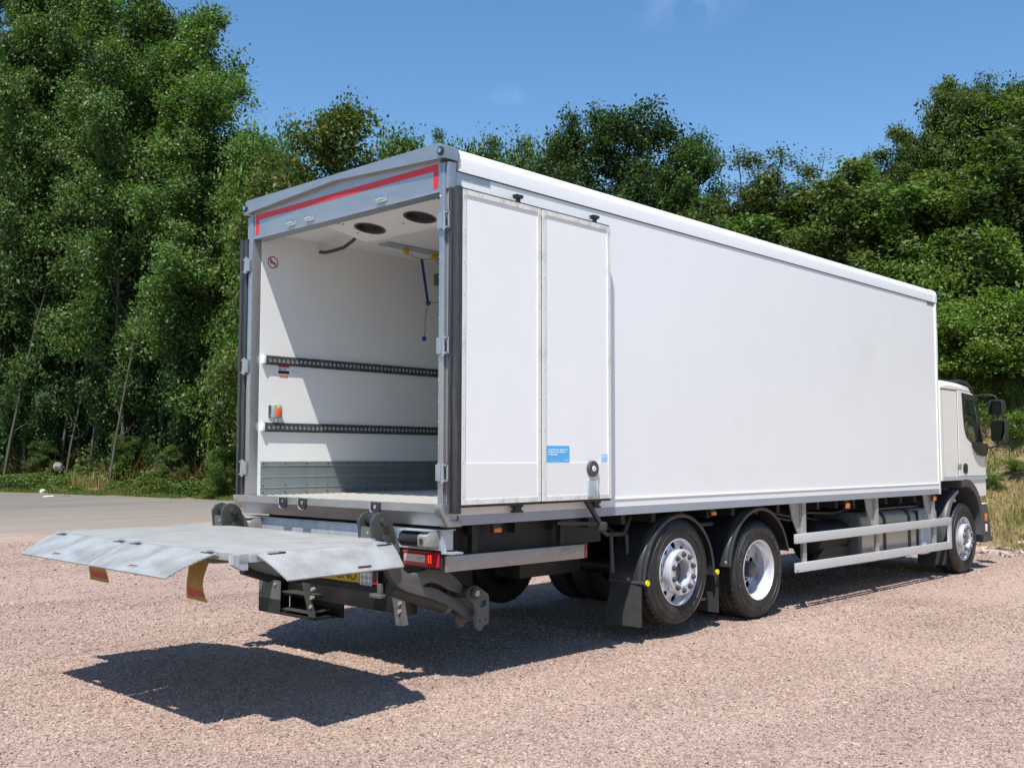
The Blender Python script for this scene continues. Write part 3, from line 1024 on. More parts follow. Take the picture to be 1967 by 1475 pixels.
def keeper_top(y):
    m = MB()
    m.box(-0.034, -0.0225, y - 0.055, y + 0.055, 3.622, 3.662)
    m.cyl((-0.05, y - 0.05, 3.648), (-0.05, y + 0.05, 3.648), 0.013, 10)
    m.box(-0.058, -0.0345, y - 0.048, y - 0.030, 3.63, 3.672)
    m.box(-0.058, -0.0345, y + 0.026, y + 0.046, 3.63, 3.672)
    m.box(-0.062, -0.0345, y - 0.012, y + 0.014, 3.632, 3.664)
    return mk('door_keeper', m, CHROME, fr, bev=0.003)
for y in (1.943, 1.68, 0.735):
    keeper_top(y)
sp = [(-0.10, 1.308), (-0.10, 1.252), (-0.035, ZB), (0.095, ZB), (0.095, 1.195), (-0.018, 1.195), (-0.018, 1.308)]
sill = mk('sill', MB().prism_y(sp, 0.03, W - 0.02), STEELD, fr)
mk('sill_end', MB().prism_y([(x - (0.004 if x < 0 else -0.004), z + (-0.004 if z < 1.2 else 0.003)) for x, z in sp], -0.045, 0.0295), STEEL, fr, bev=0.003)
mk('sill_end', MB().prism_y([(-0.10, 1.308), (-0.10, 1.252), (-0.07, 1.19), (0.095, 1.19), (0.095, 1.308)], W - 0.0195, W + 0.06), STEELD, fr, bev=0.003)
for y in (1.89, 1.615, 0.68):
    pts = [(y + 0.052, 1.305), (y - 0.052, 1.305), (y - 0.052, 1.262)] + [(y + 0.052 * math.cos(a), 1.262 + 0.046 * math.sin(a)) for a in [R(-150), R(-120), R(-90), R(-60), R(-30)]] + [(y + 0.052, 1.262)]
    k = mk('sill_keeper', MB().plate(pts, [], lambda u, v, t: (t, u, v), -0.112, -0.0985), BLACK, fr)
    mk('keeper_rim', MB().tube([(-0.116, y + 0.055, 1.30), (-0.116, y + 0.055, 1.262)] + [(-0.116, y - 0.055 * math.cos(a), 1.262 + 0.049 * math.sin(a)) for a in [R(-150), R(-120), R(-90), R(-60)]], 0.006, 6), CHROME, fr)
    mk('keeper_pin', MB().cyl((-0.118, y - 0.005, 1.272), (-0.1125, y - 0.005, 1.272), 0.016, 10), CHROME, fr)

# --- hinges
def hinge(y, z, s):
    e = empty('door_hinge', (-0.05, y, z), T)
    mk('hinge_leaf', MB().box(-0.062, -0.036, min(y, y + s * 0.055), max(y, y + s * 0.055), z - 0.06, z + 0.06), POSTM, e, bev=0.006)
    mk('hinge_knuckle', MB().cyl((-0.05, y - s * 0.012, z - 0.075), (-0.05, y - s * 0.012, z + 0.075), 0.014, 12), STEEL, e)
    m = MB()
    for dz in (-0.062, 0.048):
        m.box(-0.058, -0.02, min(y - s * 0.055, y - s * 0.013), max(y - s * 0.055, y - s * 0.013), z + dz, z + dz + 0.014)
    m.cyl((-0.04, y - s * 0.05, z - 0.062), (-0.04, y - s * 0.05, z + 0.062), 0.009, 8)
    mk('hinge_strap', m, STEEL, e)
for z in (3.36, 2.447, 1.534):
    hinge(0.012, z, 1)
for z in (3.355, 2.447, 1.544):
    hinge(W - 0.012, z, -1)

# --- doors folded back along the sides
def door_leaf(x0, x1, s, parent_name, z0=1.307, z1=3.582, rivets=True):
    """one leaf lying flat along a side wall; s=-1 right side, +1 left side. Outer face at |offset| 0.132"""
    f = (lambda d: -d) if s < 0 else (lambda d: W + d)
    ya, yb = sorted((f(0.035), f(0.120)))
    core = mk(parent_name, MB().box(x0 + 0.012, x1 - 0.012, ya, yb, z0 + 0.012, z1 - 0.012), DOORW, T)
    ya, yb = sorted((f(0.033), f(0.128)))
    fw_ = 0.036
    fm = MB()
    fm.box(x0, x0 + fw_, ya, yb, z0, z1)
    fm.box(x1 - fw_, x1, ya, yb, z0, z1)
    fm.box(x0 + fw_ + .0005, x1 - fw_ - .0005, ya, yb, z0, z0 + fw_)
    fm.box(x0 + fw_ + .0005, x1 - fw_ - .0005, ya, yb, z1 - fw_, z1)
    mk('door_trim', fm, DOORALU, core)
    ya, yb = sorted((f(0.1195), f(0.124)))
    mk('kick_plate', MB().box(x0 + fw_, x1 - fw_, ya, yb, z0 + fw_, z0 + 0.293), KICKW, core)
    rv = MB()
    ya, yb = f(0.1275), f(0.130)
    for zz in np.arange(z0 + 0.06, z1, 0.24):
        for xx in (x0 + 0.02, x1 - 0.02):
            rv.cyl((xx, ya, zz), (xx, yb, zz), 0.0045, 8)
    for xx in np.arange(x0 + 0.2, x1 - 0.1, 0.22):
        for zz in (z0 + 0.018, z1 - 0.018):
            rv.cyl((xx, ya, zz), (xx, yb, zz), 0.0045, 8)
    mk('rivet_row', rv, GALVP, core)
    # dark seal lips round the leaf
    ya, yb = sorted((f(0.045), f(0.115)))
    gk = MB()
    gk.box(x0 - 0.004, x1 + 0.004, ya, yb, z1 + 0.001, z1 + 0.014)
    gk.box(x0 - 0.004, x1 + 0.004, ya, yb, z0 - 0.020, z0 - 0.001)
    mk('seal_lip', gk, GASK, core)
    return core
dr = door_leaf(0.012, 0.862, -1, 'rear_door')
dr2 = door_leaf(0.886, 1.735, -1, 'rear_door')
dl = door_leaf(0.012, 0.862, 1, 'rear_door')
dl2 = door_leaf(0.886, 1.735, 1, 'rear_door')
mk('leaf_hinge', MB().box(0.8665, 0.8815, -0.112, -0.03, 1.30, 3.585), GASK, T)
mk('leaf_hinge', MB().box(0.8665, 0.8815, W + 0.03, W + 0.112, 1.30, 3.585), GASK, T)
for s in (-1, 1):
    f = (lambda d: -d) if s < 0 else (lambda d: W + d)
    g = MB()
    for d0, d1, xx in ((0.023, 0.055, -0.030), (0.0555, 0.094, -0.018), (0.0945, 0.131, -0.034)):
        a, b = sorted((f(d0), f(d1)))
        g.box(xx, 0.010, a, b, 1.245, 3.60)
    mk('door_gasket', g, GASK, T, bev=0.006)
# cam bolts of the folded door
for x in (0.675, 1.617):
    m = MB()
    m.add([(x - 0.028, -0.03, 3.64), (x + 0.028, -0.03, 3.64), (x + 0.04, -0.03, 3.668), (x - 0.04, -0.03, 3.668),
           (x - 0.028, -0.08, 3.64), (x + 0.028, -0.08, 3.64), (x + 0.04, -0.08, 3.668), (x - 0.04, -0.08, 3.668)],
          [(0, 1, 2, 3), (7, 6, 5, 4), (0, 4, 5, 1), (1, 5, 6, 2), (2, 6, 7, 3), (3, 7, 4, 0)])
    m.box(x - 0.012, x + 0.012, -0.07, -0.04, 3.598, 3.6395)
    mk('cam_bolt', m, BLACK, T)
for x in (0.668, 1.613):
    m = MB()
    m.box(x - 0.045, x + 0.045, -0.08, -0.03, 1.228, 1.243)
    m.box(x - 0.03, x + 0.03, -0.075, -0.035, 1.2435, 1.268)
    m.box(x - 0.045, x + 0.045, -0.08, -0.03, 1.2685, 1.284)
    mk('cam_bolt', m, BLACK, T)
# round lock, latch plate
lk = mk('round_lock', MB().lathe([(0.0, -0.150), (0.060, -0.150), (0.066, -0.144), (0.066, -0.124)], (1.483, 0, 1.552), 28), CHARC, dr2, loc=(1.483, -0.13, 1.552), smooth=True)
mk('lock_centre', MB().lathe([(0.0, -0.154), (0.022, -0.154), (0.024, -0.150)], (1.483, 0, 1.552), 20), RAILW, dr2)
mk('lock_screw', MB().box(1.479, 1.488, -0.1565, -0.1545, 1.538, 1.566), GALVP, dr2)
m = MB()
m.box(1.42, 1.54, -0.142, -0.1285, 1.325, 1.458)
m.box(1.518, 1.536, -0.158, -0.1425, 1.325, 1.458)
mk('latch_plate', m, GALV, dr2, bev=0.003)
# stickers
st = mk('blue_sticker', MB().box(0.925, 1.205, -0.1222, -0.1205, 1.606, 1.735), BLUES, dr2, label='blue sticker with white lettering')
text('sticker_text', 'To avoid damage only operate\ntail lift with doors fully open\nor fully closed', 0.0195, LETW, dr2, (0.945, -0.1228, 1.685), (R(90), 0, 0))
text('sticker_text', 'PETIT', 0.016, LETW, dr2, (1.192, -0.1228, 1.620), (R(90), 0, 0), 'RIGHT')
st2 = mk('blue_sticker', MB().box(1.612, 1.692, -0.1222, -0.1205, 1.606, 1.672), BLUEP, dr2, label='small faded pale blue sticker')
text('sticker_text', 'Do not\nobstruct', 0.014, LETW, dr2, (1.62, -0.1228, 1.650), (R(90), 0, 0))
# strut that holds the door open
m = MB()
m.bar((1.46, -0.085, 1.29), (1.63, -0.10, 1.09), 0.035, 0.03)
m.bar((1.25, 0.05, 1.115), (1.62, -0.085, 1.10), 0.028, 0.028)
mk('door_stay', m, GUARD, T)
mk('stay_end', MB().box(1.60, 1.675, -0.135, -0.07, 1.045, 1.115), LIFTD, T, bev=0.012)

# --- inside: load rails, kick plates, stickers, switch box
YI = W - 0.0785
def load_rail(z):
    e = empty('load_rail', (2, YI, z), T)
    x0, x1 = 0.105, LB - 0.2
    h, dpt = 0.041, 0.030
    hole_pitch = 0.0475
    holes = []
    k = 0
    xx = x0 + 0.045
    while xx < 3.6:
        holes.append(circ(xx, z, 0.0165, 10))
        xx += hole_pitch
    seg = MB()
    # front web with true round holes, in stretches
    hs = [q for q in holes]
    xa = x0
    for i in range(0, len(hs), 12):
        grp = hs[i:i + 12]
        xb = max(p[0] for p in grp[-1]) + 0.010
        seg.prism_y([(xa, z - 0.024), (xb, z - 0.024), (xb, z + 0.024), (xa, z + 0.024)], YI - dpt, YI - dpt + 0.003, holes=grp)
        xa = xb + 0.0002
    seg.box(xa, x1, YI - dpt, YI - dpt + 0.003, z - 0.024, z + 0.024)
    # flanges top and bottom, with slot breaks
    for za, zb in ((z + 0.0245, z + h), (z - h, z - 0.0245)):
        xx = x0
        while xx < x1 - 0.2:
            seg.box(xx, xx + 0.140, YI - 0.012, YI, za, zb)
            xx += 0.147
        seg.box(x0, x1, YI - dpt, YI - 0.0125, za, za + 0.003) if za > z else seg.box(x0, x1, YI - dpt, YI - 0.0125, zb - 0.003, zb)
    mk('rail_web', seg, RAILB, e)
    mk('rail_back', MB().box(x0, x1, YI - dpt + 0.0055, YI - dpt + 0.009, z - 0.0235, z + 0.0235), HOLE, e)
    mk('end_cap', MB().box(x0 - 0.030, x0 - 0.001, YI - 0.034, YI, z - 0.036, z + 0.036), RAILW, e, bev=0.004)
    rv = MB()
    for i in range(18):
        for dz in (-0.033, 0.033):
            rv.cyl((x0 + 0.03 + i * 0.147, YI - 0.016, z + dz), (x0 + 0.03 + i * 0.147, YI - 0.0125, z + dz), 0.005, 6)
    mk('rivet_row', rv, CHROME, e)
load_rail(2.512)
load_rail(1.908)
for yy, s in ((YI, -1), (0.0785, 1)):
    e = empty('kick_panel', (2, yy, 1.45), T)
    for i, (za, zb) in enumerate(((1.308, 1.368), (1.372, 1.462), (1.466, 1.562), (1.566, 1.600))):
        a, b = sorted((yy, yy + s * (0.010 if i % 2 else 0.008)))
        mk('kick_board', MB().box(0.085, LB - 0.2, a, b, za, zb), KICKG, e)
    m = MB()
    for zz in (1.3700, 1.464, 1.564):
        a, b = sorted((yy, yy + s * 0.013))
        m.box(0.085, LB - 0.2, a, b, zz - 0.0019, zz + 0.0019)
    mk('kick_bead', m, GALV, e)
    m = MB()
    for i in range(14):
        for zz in (1.325, 1.385, 1.582):
            m.cyl((0.11 + i * 0.235, yy + s * 0.008, zz), (0.11 + i * 0.235, yy + s * 0.0145, zz), 0.007, 8)
    mk('rivet_row', m, NUT, e)
# no smoking sign: ring, bar, cigarette
sg = empty('no_smoking_sticker', (0.178, YI, 3.405), T)
ring = MB().plate(circ(0.178, 3.405, 0.056, 28), [circ(0.178, 3.405, 0.046, 28)[::-1]], lambda u, v, t: (u, t, v), YI - 0.0015, YI - 0.0003)
mk('ring', ring, FLAGR, sg)
mk('slash', MB().bar((0.143, YI - 0.001, 3.438), (0.213, YI - 0.001, 3.372), 0.0012, 0.011), FLAGR, sg)
mk('cigarette', MB().box(0.150, 0.205, YI - 0.0016, YI - 0.0003, 3.392, 3.402).box(0.150, 0.160, YI - 0.0016, YI - 0.0003, 3.4025, 3.424), LETB, sg)
# warning labels below the upper rail
wl = empty('warning_sticker', (0.31, YI, 2.42), T)
mk('label_red', MB().box(0.253, 0.372, YI - 0.0015, YI - 0.0003, 2.4555, 2.4695), RED, wl)
mk('label_black', MB().box(0.253, 0.372, YI - 0.0015, YI - 0.0003, 2.397, 2.425), LETB, wl)
mk('label_sheet', MB().box(0.250, 0.495, YI - 0.0012, YI - 0.0001, 2.395, 2.4549), RAILW, wl)
mk('label_figure', MB().box(0.262, 0.283, YI - 0.002, YI - 0.0013, 2.432, 2.447).box(0.296, 0.303, YI - 0.002, YI - 0.0013, 2.430, 2.449).box(0.318, 0.334, YI - 0.002, YI - 0.0013, 2.434, 2.447), LETB, wl)
mk('label_orange', MB().box(0.268, 0.360, YI - 0.0015, YI - 0.0003, 2.365, 2.379), ORANGE, wl)
mk('label_print', MB().box(0.39, 0.47, YI - 0.0018, YI - 0.0013, 2.425, 2.428).box(0.39, 0.485, YI - 0.0018, YI - 0.0013, 2.412, 2.415), BLUES, wl)
# switch box
sb = empty('switch_box', (0.225, YI - 0.03, 2.05), T)
mk('box_body', MB().box(0.180, 0.262, YI - 0.052, YI, 1.992, 2.108), BOXGREY, sb, bev=0.006)
mk('mounting_flange', MB().box(0.158, 0.292, YI - 0.008, YI, 1.995, 2.105), CHARC, sb)
mk('rocker', MB().box(0.205, 0.250, YI - 0.060, YI - 0.0525, 2.004, 2.078), ORANGE, sb, bev=0.004)
mk('rocker_lamp', MB().cyl((0.228, YI - 0.060, 2.089), (0.228, YI - 0.0525, 2.089), 0.010, 10), YREF, sb)
mk('screw', MB().cyl((0.170, YI - 0.012, 2.01), (0.170, YI - 0.0085, 2.01), 0.007, 8).cyl((0.280, YI - 0.012, 2.01), (0.280, YI - 0.0085, 2.01), 0.007, 8).cyl((0.280, YI - 0.012, 2.09), (0.280, YI - 0.0085, 2.09), 0.007, 8), CHROME, sb)
mk('conduit', MB().cyl((0.225, YI - 0.02, 1.955), (0.225, YI - 0.02, 1.991), 0.009, 8).cyl((0.262, YI - 0.02, 1.955), (0.262, YI - 0.02, 1.993), 0.006, 8), RAILW, sb)

# --- evaporator under the ceiling
ev = empty('evaporator', (0.35, 0.9, 3.6), T)
def ev_pt(u, y, d=0.0):
    # sloping underside: u along x from 0.11 to 0.47
    z = 3.622 - (u - 0.11) * 0.17
    return (u + d * 0.17, y, z + d)
prof = [(0.11, 3.6595), (0.11, 3.622), (0.57, 3.5438), (0.62, 3.538), (0.67, 3.545), (0.71, 3.565), (0.73, 3.60), (0.73, 3.6595)]
Y0, Y1 = 0.14, 1.72
m = MB()
# underside panel with two true openings
HC = [(0.375, 1.385), (0.385, 0.76)]
m.plate([(0.11, Y0), (0.57, Y0), (0.57, Y1), (0.11, Y1)], [circ(cx, cy, 0.122, 28)[::-1] for cx, cy in HC], lambda u, v, t: ev_pt(u, v, t), 0.0, 0.006)
for i in range(2, len(prof) - 1):
    (xa, za), (xb, zb) = prof[i], prof[i + 1]
    m.add([(xa, Y0, za), (xa, Y1, za), (xb, Y1, zb), (xb, Y0, zb)], [(0, 1, 2, 3)])
m.add([(0.11, Y0, 3.622), (0.11, Y1, 3.622), (0.11, Y1, 3.6595), (0.11, Y0, 3.6595)], [(0, 1, 2, 3)])
for yy in (Y0, Y1):
    m.add([(x, yy, z) for x, z in prof], [tuple(range(len(prof)))])
mk('evaporator_cover', m, INNER, ev, smooth=True)
for cx, cy in HC:
    m = MB()
    ring_o = [ev_pt(u, v, -0.003) for u, v in circ(cx, cy, 0.136, 28)]
    ring_i = [ev_pt(u, v, -0.003) for u, v in circ(cx, cy, 0.116, 28)]
    ring_d = [ev_pt(u, v, 0.055) for u, v in circ(cx, cy, 0.112, 28)]
    nn = 28
    m.add(ring_o + ring_i + ring_d, [(k, (k + 1) % nn, nn + (k + 1) % nn, nn + k) for k in range(nn)] + [(nn + k, nn + (k + 1) % nn, 2 * nn + (k + 1) % nn, 2 * nn + k) for k in range(nn)] + [tuple(2 * nn + k for k in range(nn))])
    g = mk('fan_opening', m, CHARC, ev)
    w_ = MB()
    for q in range(3):
        rr2 = 0.035 + q * 0.032
        w_.tube([ev_pt(u, v, 0.018) for u, v in circ(cx, cy, rr2, 20) + [circ(cx, cy, rr2, 20)[0]]], 0.0025, 4, False)
    for q in range(4):
        a = q * math.pi / 4
        w_.tube([ev_pt(cx + 0.112 * math.cos(a), cy + 0.112 * math.sin(a), 0.02), ev_pt(cx - 0.112 * math.cos(a), cy - 0.112 * math.sin(a), 0.02)], 0.0025, 4)
    mk('fan_guard', w_, BLACK, ev)
m = MB()
for u, y in ((0.17, 1.55), (0.20, 1.53), (0.40, 1.58), (0.16, 1.15), (0.16, 0.80), (0.42, 1.0), (0.16, 0.35), (0.17, 0.30)):
    p = Vector(ev_pt(u, y))
    m.cyl(p + Vector((0, 0, -0.004)), p + Vector((0, 0, 0.002)), 0.009, 8)
mk('screw', m, CHARC, ev)
mk('drain_hose', MB().tube([(0.50, 1.70, 3.575), (0.50, 1.73, 3.57), (0.53, 1.82, 3.555), (0.575, 2.0, 3.53), (0.62, 2.2, 3.535), (0.66, 2.40, 3.548), (0.70, YI, 3.575)], 0.016, 10), BLACK, T, smooth=True)
mk('ceiling_strip', MB().box(0.11, 0.30, 1.70, 1.84, ZC - 0.012, ZC - 0.0005), GREYBAND, T)
mk('ceiling_track', MB().box(1.08, 3.4, 1.99, 2.14, ZC - 0.016, ZC - 0.0005), GREYBAND, T)
# hanging pull strap (hangs loose from the yellow eyelets)
def eyelet(x, y, z):
    m = MB()
    m.lathe([(0.018, -0.012), (0.030, -0.010), (0.034, 0.0), (0.030, 0.010), (0.018, 0.012), (0.012, 0.0), (0.018, -0.012)], (x, y, z), 16)
    m.box(x - 0.034, x + 0.034, y - 0.012, y + 0.02, z + 0.005, z + 0.045)
    mk('eyelet', m, YREFD, T)
YREFD = mat('yellow_eyelet', (0.62, 0.40, 0.02), 0.5)
eyelet(1.36, 2.06, 3.615)
eyelet(1.72, 2.06, 3.60)
ps = empty('pull_strap', (1.57, 2.06, 3.56), None, 'blue webbing pull strap hanging with grey cord below the lorry ceiling', 'strap')
mk('webbing', MB().bar((1.56, 2.06, 3.57), (1.645, 2.06, 3.155), 0.005, 0.032), BLUEST, ps)
mk('loop_cord', MB().tube([(1.38, 2.06, 3.60), (1.47, 2.06, 3.575), (1.56, 2.06, 3.568), (1.65, 2.06, 3.575), (1.71, 2.06, 3.60)], 0.003, 5), CORD, ps)
mk('strap_knob', MB().lathe([(0, -0.02), (0.02, -0.018), (0.026, 0), (0.02, 0.018), (0, 0.02)], (1.65, 2.06, 3.145), 12), BLUEST, ps, smooth=True)
mk('hanging_cord', MB().tube([(1.648, 2.06, 3.14), (1.625, 2.06, 3.05), (1.61, 2.06, 2.95), (1.612, 2.06, 2.85), (1.60, 2.06, 2.80)], 0.005, 5), CORD, ps)
mk('cord_knob', MB().lathe([(0, -0.025), (0.018, -0.02), (0.024, 0), (0.018, 0.02), (0, 0.025)], (1.60, 2.06, 2.79), 12, 'z'), BLUEST, ps, smooth=True)
mk('side_cord', MB().tube([(1.66, 2.06, 3.145), (1.75, 2.0, 3.16), (1.9, 1.9, 3.23)], 0.003, 5), CORD, ps)
mk('junction_box', MB().box(1.75, 1.92, 2.00, 2.08, 3.55, 3.615), BOXGREY, T, bev=0.006)
mk('junction_box', MB().box(1.78, 1.98, 2.03, 2.13, 3.34, 3.46), CHARC, T, bev=0.015)

# ------------------------------------------------------------------ tail lift
tl = empty('tail_lift', (-0.6, 1.2, 1.0), T)
# deck: slightly cambered box with side skirts
dk = MB()
dk.prism_z([(-1.765, -0.115), (-0.66, -0.115), (-0.56, 0.16), (-0.47, 0.22), (-0.47, 2.08), (-0.56, 2.16), (-0.60, 2.42), (-1.765, 2.42)], 1.035, 1.082)
mk('deck', dk, PLATF, tl, bev=0.004)
wp = MB()
for y0, y1, x0, x1 in ((0.85, 1.15, -0.62, -0.57), (0.35, 0.62, -1.42, -1.39), (1.5, 1.85, -0.9, -0.87)):
    wp.box(x0, x1, y0, y1, 1.0822, 1.0834)
mk('worn_strip', wp, GALV, tl)
def ramp_flap(name, p_h0, p_h1, p_o0, p_o1, slot, thick=0.008):
    """hinge edge p_h0->p_h1, outer edge p_o0->p_o1, slightly bowed; slot=(s0,s1,t0,t1) in flap coordinates"""
    A, B, C_, D = map(Vector, (p_h0, p_h1, p_o0, p_o1))
    nrm = (B - A).cross(C_ - A).normalized()
    if nrm.z < 0: nrm = -nrm
    def P(s, t, h):
        p = (A.lerp(B, s)).lerp(C_.lerp(D, s), t)
        bow = 0.009 * math.sin(math.pi * t)
        return p + nrm * (bow + h)
    n = 6
    m = MB()
    s0, s1, t0, t1 = slot
    S = [0, s0, s1, 1]
    Tt = [0, 0.2, 0.4, 0.6, t0, t1, 1]
    for i in range(3):
        for j in range(6):
            if i == 1 and j == 4: continue
            c = [(S[i], Tt[j]), (S[i + 1], Tt[j]), (S[i + 1], Tt[j + 1]), (S[i], Tt[j + 1])]
            m.add([P(s, t, 0) for s, t in c] + [P(s, t, -thick) for s, t in c], [(0, 1, 2, 3), (7, 6, 5, 4)])
    # rims
    def rim(a, b):
        m.add([P(*a, 0), P(*b, 0), P(*b, -thick), P(*a, -thick)], [(0, 1, 2, 3)])
    for i in range(3):
        rim((S[i], 0), (S[i + 1], 0)); rim((S[i], 1), (S[i + 1], 1))
    for j in range(6):
        rim((0, Tt[j]), (0, Tt[j + 1])); rim((1, Tt[j]), (1, Tt[j + 1]))
    rim((s0, t0), (s1, t0)); rim((s0, t1), (s1, t1)); rim((s0, t0), (s0, t1)); rim((s1, t0), (s1, t1))
    f = mk(name, m, FLAPG, tl, smooth=True)
    # hinge tabs + recesses
    for s in (0.10, 0.90):
        hb = MB()
        q0 = P(s - 0.035, 0.02, 0.006); q1 = P(s + 0.035, 0.02, 0.006)
        hb.bar(q0, q1, 0.05, 0.012)
        mk('flap_hinge', hb, GALV, f)
        hb = MB()
        hb.bar(P(s + 0.04, 0.05, 0.002), P(s + 0.085, 0.05, 0.002), 0.03, 0.006)
        mk('hinge_slot', hb, LETB, f)
    return f
ramp_flap('ramp_flap', (-1.775, 2.38, 1.080), (-1.775, 1.245, 1.080), (-2.055, 2.30, 0.948), (-2.07, 1.215, 0.948), (0.42, 0.52, 0.78, 0.86))
ramp_flap('ramp_flap', (-1.775, 1.235, 1.080), (-1.775, 0.10, 1.080), (-2.07, 1.205, 0.948), (-2.085, 0.155, 0.948), (0.46, 0.56, 0.78, 0.86))
ramp_flap('ramp_flap', (-1.66, -0.122, 1.080), (-0.62, -0.122, 1.080), (-1.635, -0.42, 0.946), (-0.70, -0.345, 0.948), (0.60, 0.72, 0.82, 0.90))
ramp_flap('ramp_flap', (-0.62, 2.427, 1.080), (-1.66, 2.427, 1.080), (-0.66, 2.72, 0.948), (-1.60, 2.76, 0.946), (0.42, 0.52, 0.82, 0.90))
mk('deck_edge', MB().box(-1.70, -0.66, -0.128, -0.1155, 1.03, 1.074).box(-1.70, -0.62, 2.4205, 2.433, 1.03, 1.074), GALV, tl)
mk('corner_bracket', MB().prism_y([(-1.80, 1.075), (-1.80, 1.02), (-1.74, 0.985), (-1.70, 0.985), (-1.70, 1.075)], -0.11, -0.06), GALV, tl)
# bracing below the deck
m = MB()
for y in (0.30, 2.02):
    m.bar((-1.72, y, 1.035), (-0.46, y, 0.975), 0.09, 0.075)
m.bar((-1.2, 0.2, 1.0), (-1.2, 2.1, 1.0), 0.06, 0.05)
mk('deck_rib', m, LIFTG, tl, bev=0.006)

def lift_arm(y, mir=1):
    e = tl
    y0, y1 = y - 0.02, y + 0.02
    # platform bracket: two cheeks and a pin
    bk = [(-0.50, 1.03), (-0.52, 1.20), (-0.488, 1.245), (-0.435, 1.262), (-0.38, 1.245), (-0.335, 1.20), (-0.298, 1.05), (-0.33, 1.0)]
    pb = mk('pivot_bracket', MB().prism_y(bk, y - 0.085, y - 0.055), LIFTD, e, bev=0.005)
    mk('bracket_cheek', MB().prism_y(bk, y + 0.055, y + 0.085), LIFTD, pb, bev=0.005)
    mk('bracket_web', MB().box(-0.505, -0.485, y - 0.0545, y + 0.0545, 1.03, 1.16), LIFTG, pb)
    mk('pin_boss', MB().cyl((-0.43, y - 0.050, 1.205), (-0.43, y + 0.050, 1.205), 0.045, 18), BLACK, pb, smooth=True)
    mk('pin', MB().cyl((-0.415, y - 0.105, 1.195), (-0.415, y - 0.0855, 1.195), 0.028, 14).cyl((-0.40, y - 0.105, 1.075), (-0.40, y - 0.0855, 1.075), 0.028, 14), LIFTD, pb, smooth=True)
    mk('bolt', MB().cyl((-0.512, y - 0.03, 1.06), (-0.5055, y - 0.03, 1.06), 0.010, 8).cyl((-0.512, y - 0.03, 1.12), (-0.5055, y - 0.03, 1.12), 0.010, 8), CHROME, pb)
    # curved main arm
    arm = [(-0.335, 1.215), (-0.300, 1.180), (-0.252, 1.135), (-0.215, 1.06), (-0.200, 0.98), (-0.190, 0.90), (-0.160, 0.835), (-0.115, 0.803), (-0.060, 0.797), (0.02, 0.815), (0.085, 0.832),
           (0.14, 0.838), (0.20, 0.828), (0.27, 0.795), (0.34, 0.748), (0.40, 0.70), (0.44, 0.655), (0.425, 0.615), (0.36, 0.625), (0.28, 0.655), (0.19, 0.70), (0.12, 0.722), (0.06, 0.722), (0.02, 0.700),
           (0.10, 0.690), (0.20, 0.655), (0.30, 0.602), (0.40, 0.555), (0.50, 0.505), (0.575, 0.465), (0.60, 0.43), (0.59, 0.395), (0.55, 0.385), (0.49, 0.41), (0.38, 0.485), (0.25, 0.55), (0.12, 0.600), (-0.02, 0.642), (-0.14, 0.680),
           (-0.22, 0.725), (-0.280, 0.785), (-0.320, 0.86), (-0.350, 0.96), (-0.37, 1.08), (-0.37, 1.18)]
    a = mk('lift_arm', MB().prism_y(arm, y - 0.012, y + 0.045), LIFTG, e, bev=0.006)
    mk('arm_bolt', MB().cyl((-0.205, y - 0.022, 0.905), (-0.205, y - 0.0125, 0.905), 0.010, 8).cyl((-0.215, y - 0.022, 0.955), (-0.215, y - 0.0125, 0.955), 0.010, 8), BLACK, a)
    # tilt ram beneath
    r_ = mk('tilt_ram', MB().cyl((-0.20, y + 0.09, 0.70), (0.30, y + 0.07, 0.53), 0.058, 18), LIFTD, e, smooth=True)
    mk('ram_gland', MB().cyl((0.30, y + 0.07, 0.53), (0.34, y + 0.07, 0.515), 0.064, 18), LIFTG, r_, smooth=True)
    mk('ram_rod', MB().cyl((0.34, y + 0.07, 0.515), (0.56, y + 0.05, 0.42), 0.028, 12), BLACK, r_, smooth=True)
    # pivot plate on the chassis
    pv = [(0.395, 0.625), (0.412, 0.655), (0.44, 0.672), (0.475, 0.676), (0.50, 0.668), (0.605, 0.605), (0.622, 0.585), (0.622, 0.395), (0.612, 0.378), (0.585, 0.372), (0.556, 0.358), (0.548, 0.335), (0.512, 0.335), (0.498, 0.352), (0.488, 0.362), (0.488, 0.48), (0.45, 0.55), (0.40, 0.598)]
    slot = [(0.532, 0.552), (0.592, 0.560), (0.588, 0.515), (0.528, 0.507)][::-1]
    dots = [circ(0.523, 0.405, 0.008, 8)[::-1], circ(0.587, 0.41, 0.008, 8)[::-1]]
    p = mk('pivot_plate', MB().prism_y(pv, y - 0.100, y - 0.070, holes=[slot] + dots), LIFTG, e, bev=0.0)
    mk('pivot_plate_inner', MB().prism_y(pv, y + 0.10, y + 0.13), LIFTG, p)
    mk('pivot_boss', MB().cyl((0.462, y - 0.125, 0.622), (0.462, y + 0.12, 0.622), 0.046, 18), LIFTD, p, smooth=True)
    mk('pivot_pin', MB().cyl((0.462, y - 0.140, 0.622), (0.462, y - 0.1255, 0.622), 0.024, 12), GALVP, p)
    mk('lower_pin', MB().cyl((0.545, y - 0.075, 0.43), (0.545, y + 0.1, 0.43), 0.034, 14), LIFTG, p, smooth=True)
    return a
lift_arm(0.295)
lift_arm(2.235)
# main tube, tank and valve box of the lift
mk('torsion_tube', MB().box(0.36, 0.52, 0.45, 2.1, 0.60, 0.76), CHASS, tl, bev=0.02)
mk('pump_box', MB().box(0.55, 1.2, 0.95, 1.65, 0.46, 0.92), CHASS, tl, bev=0.03)

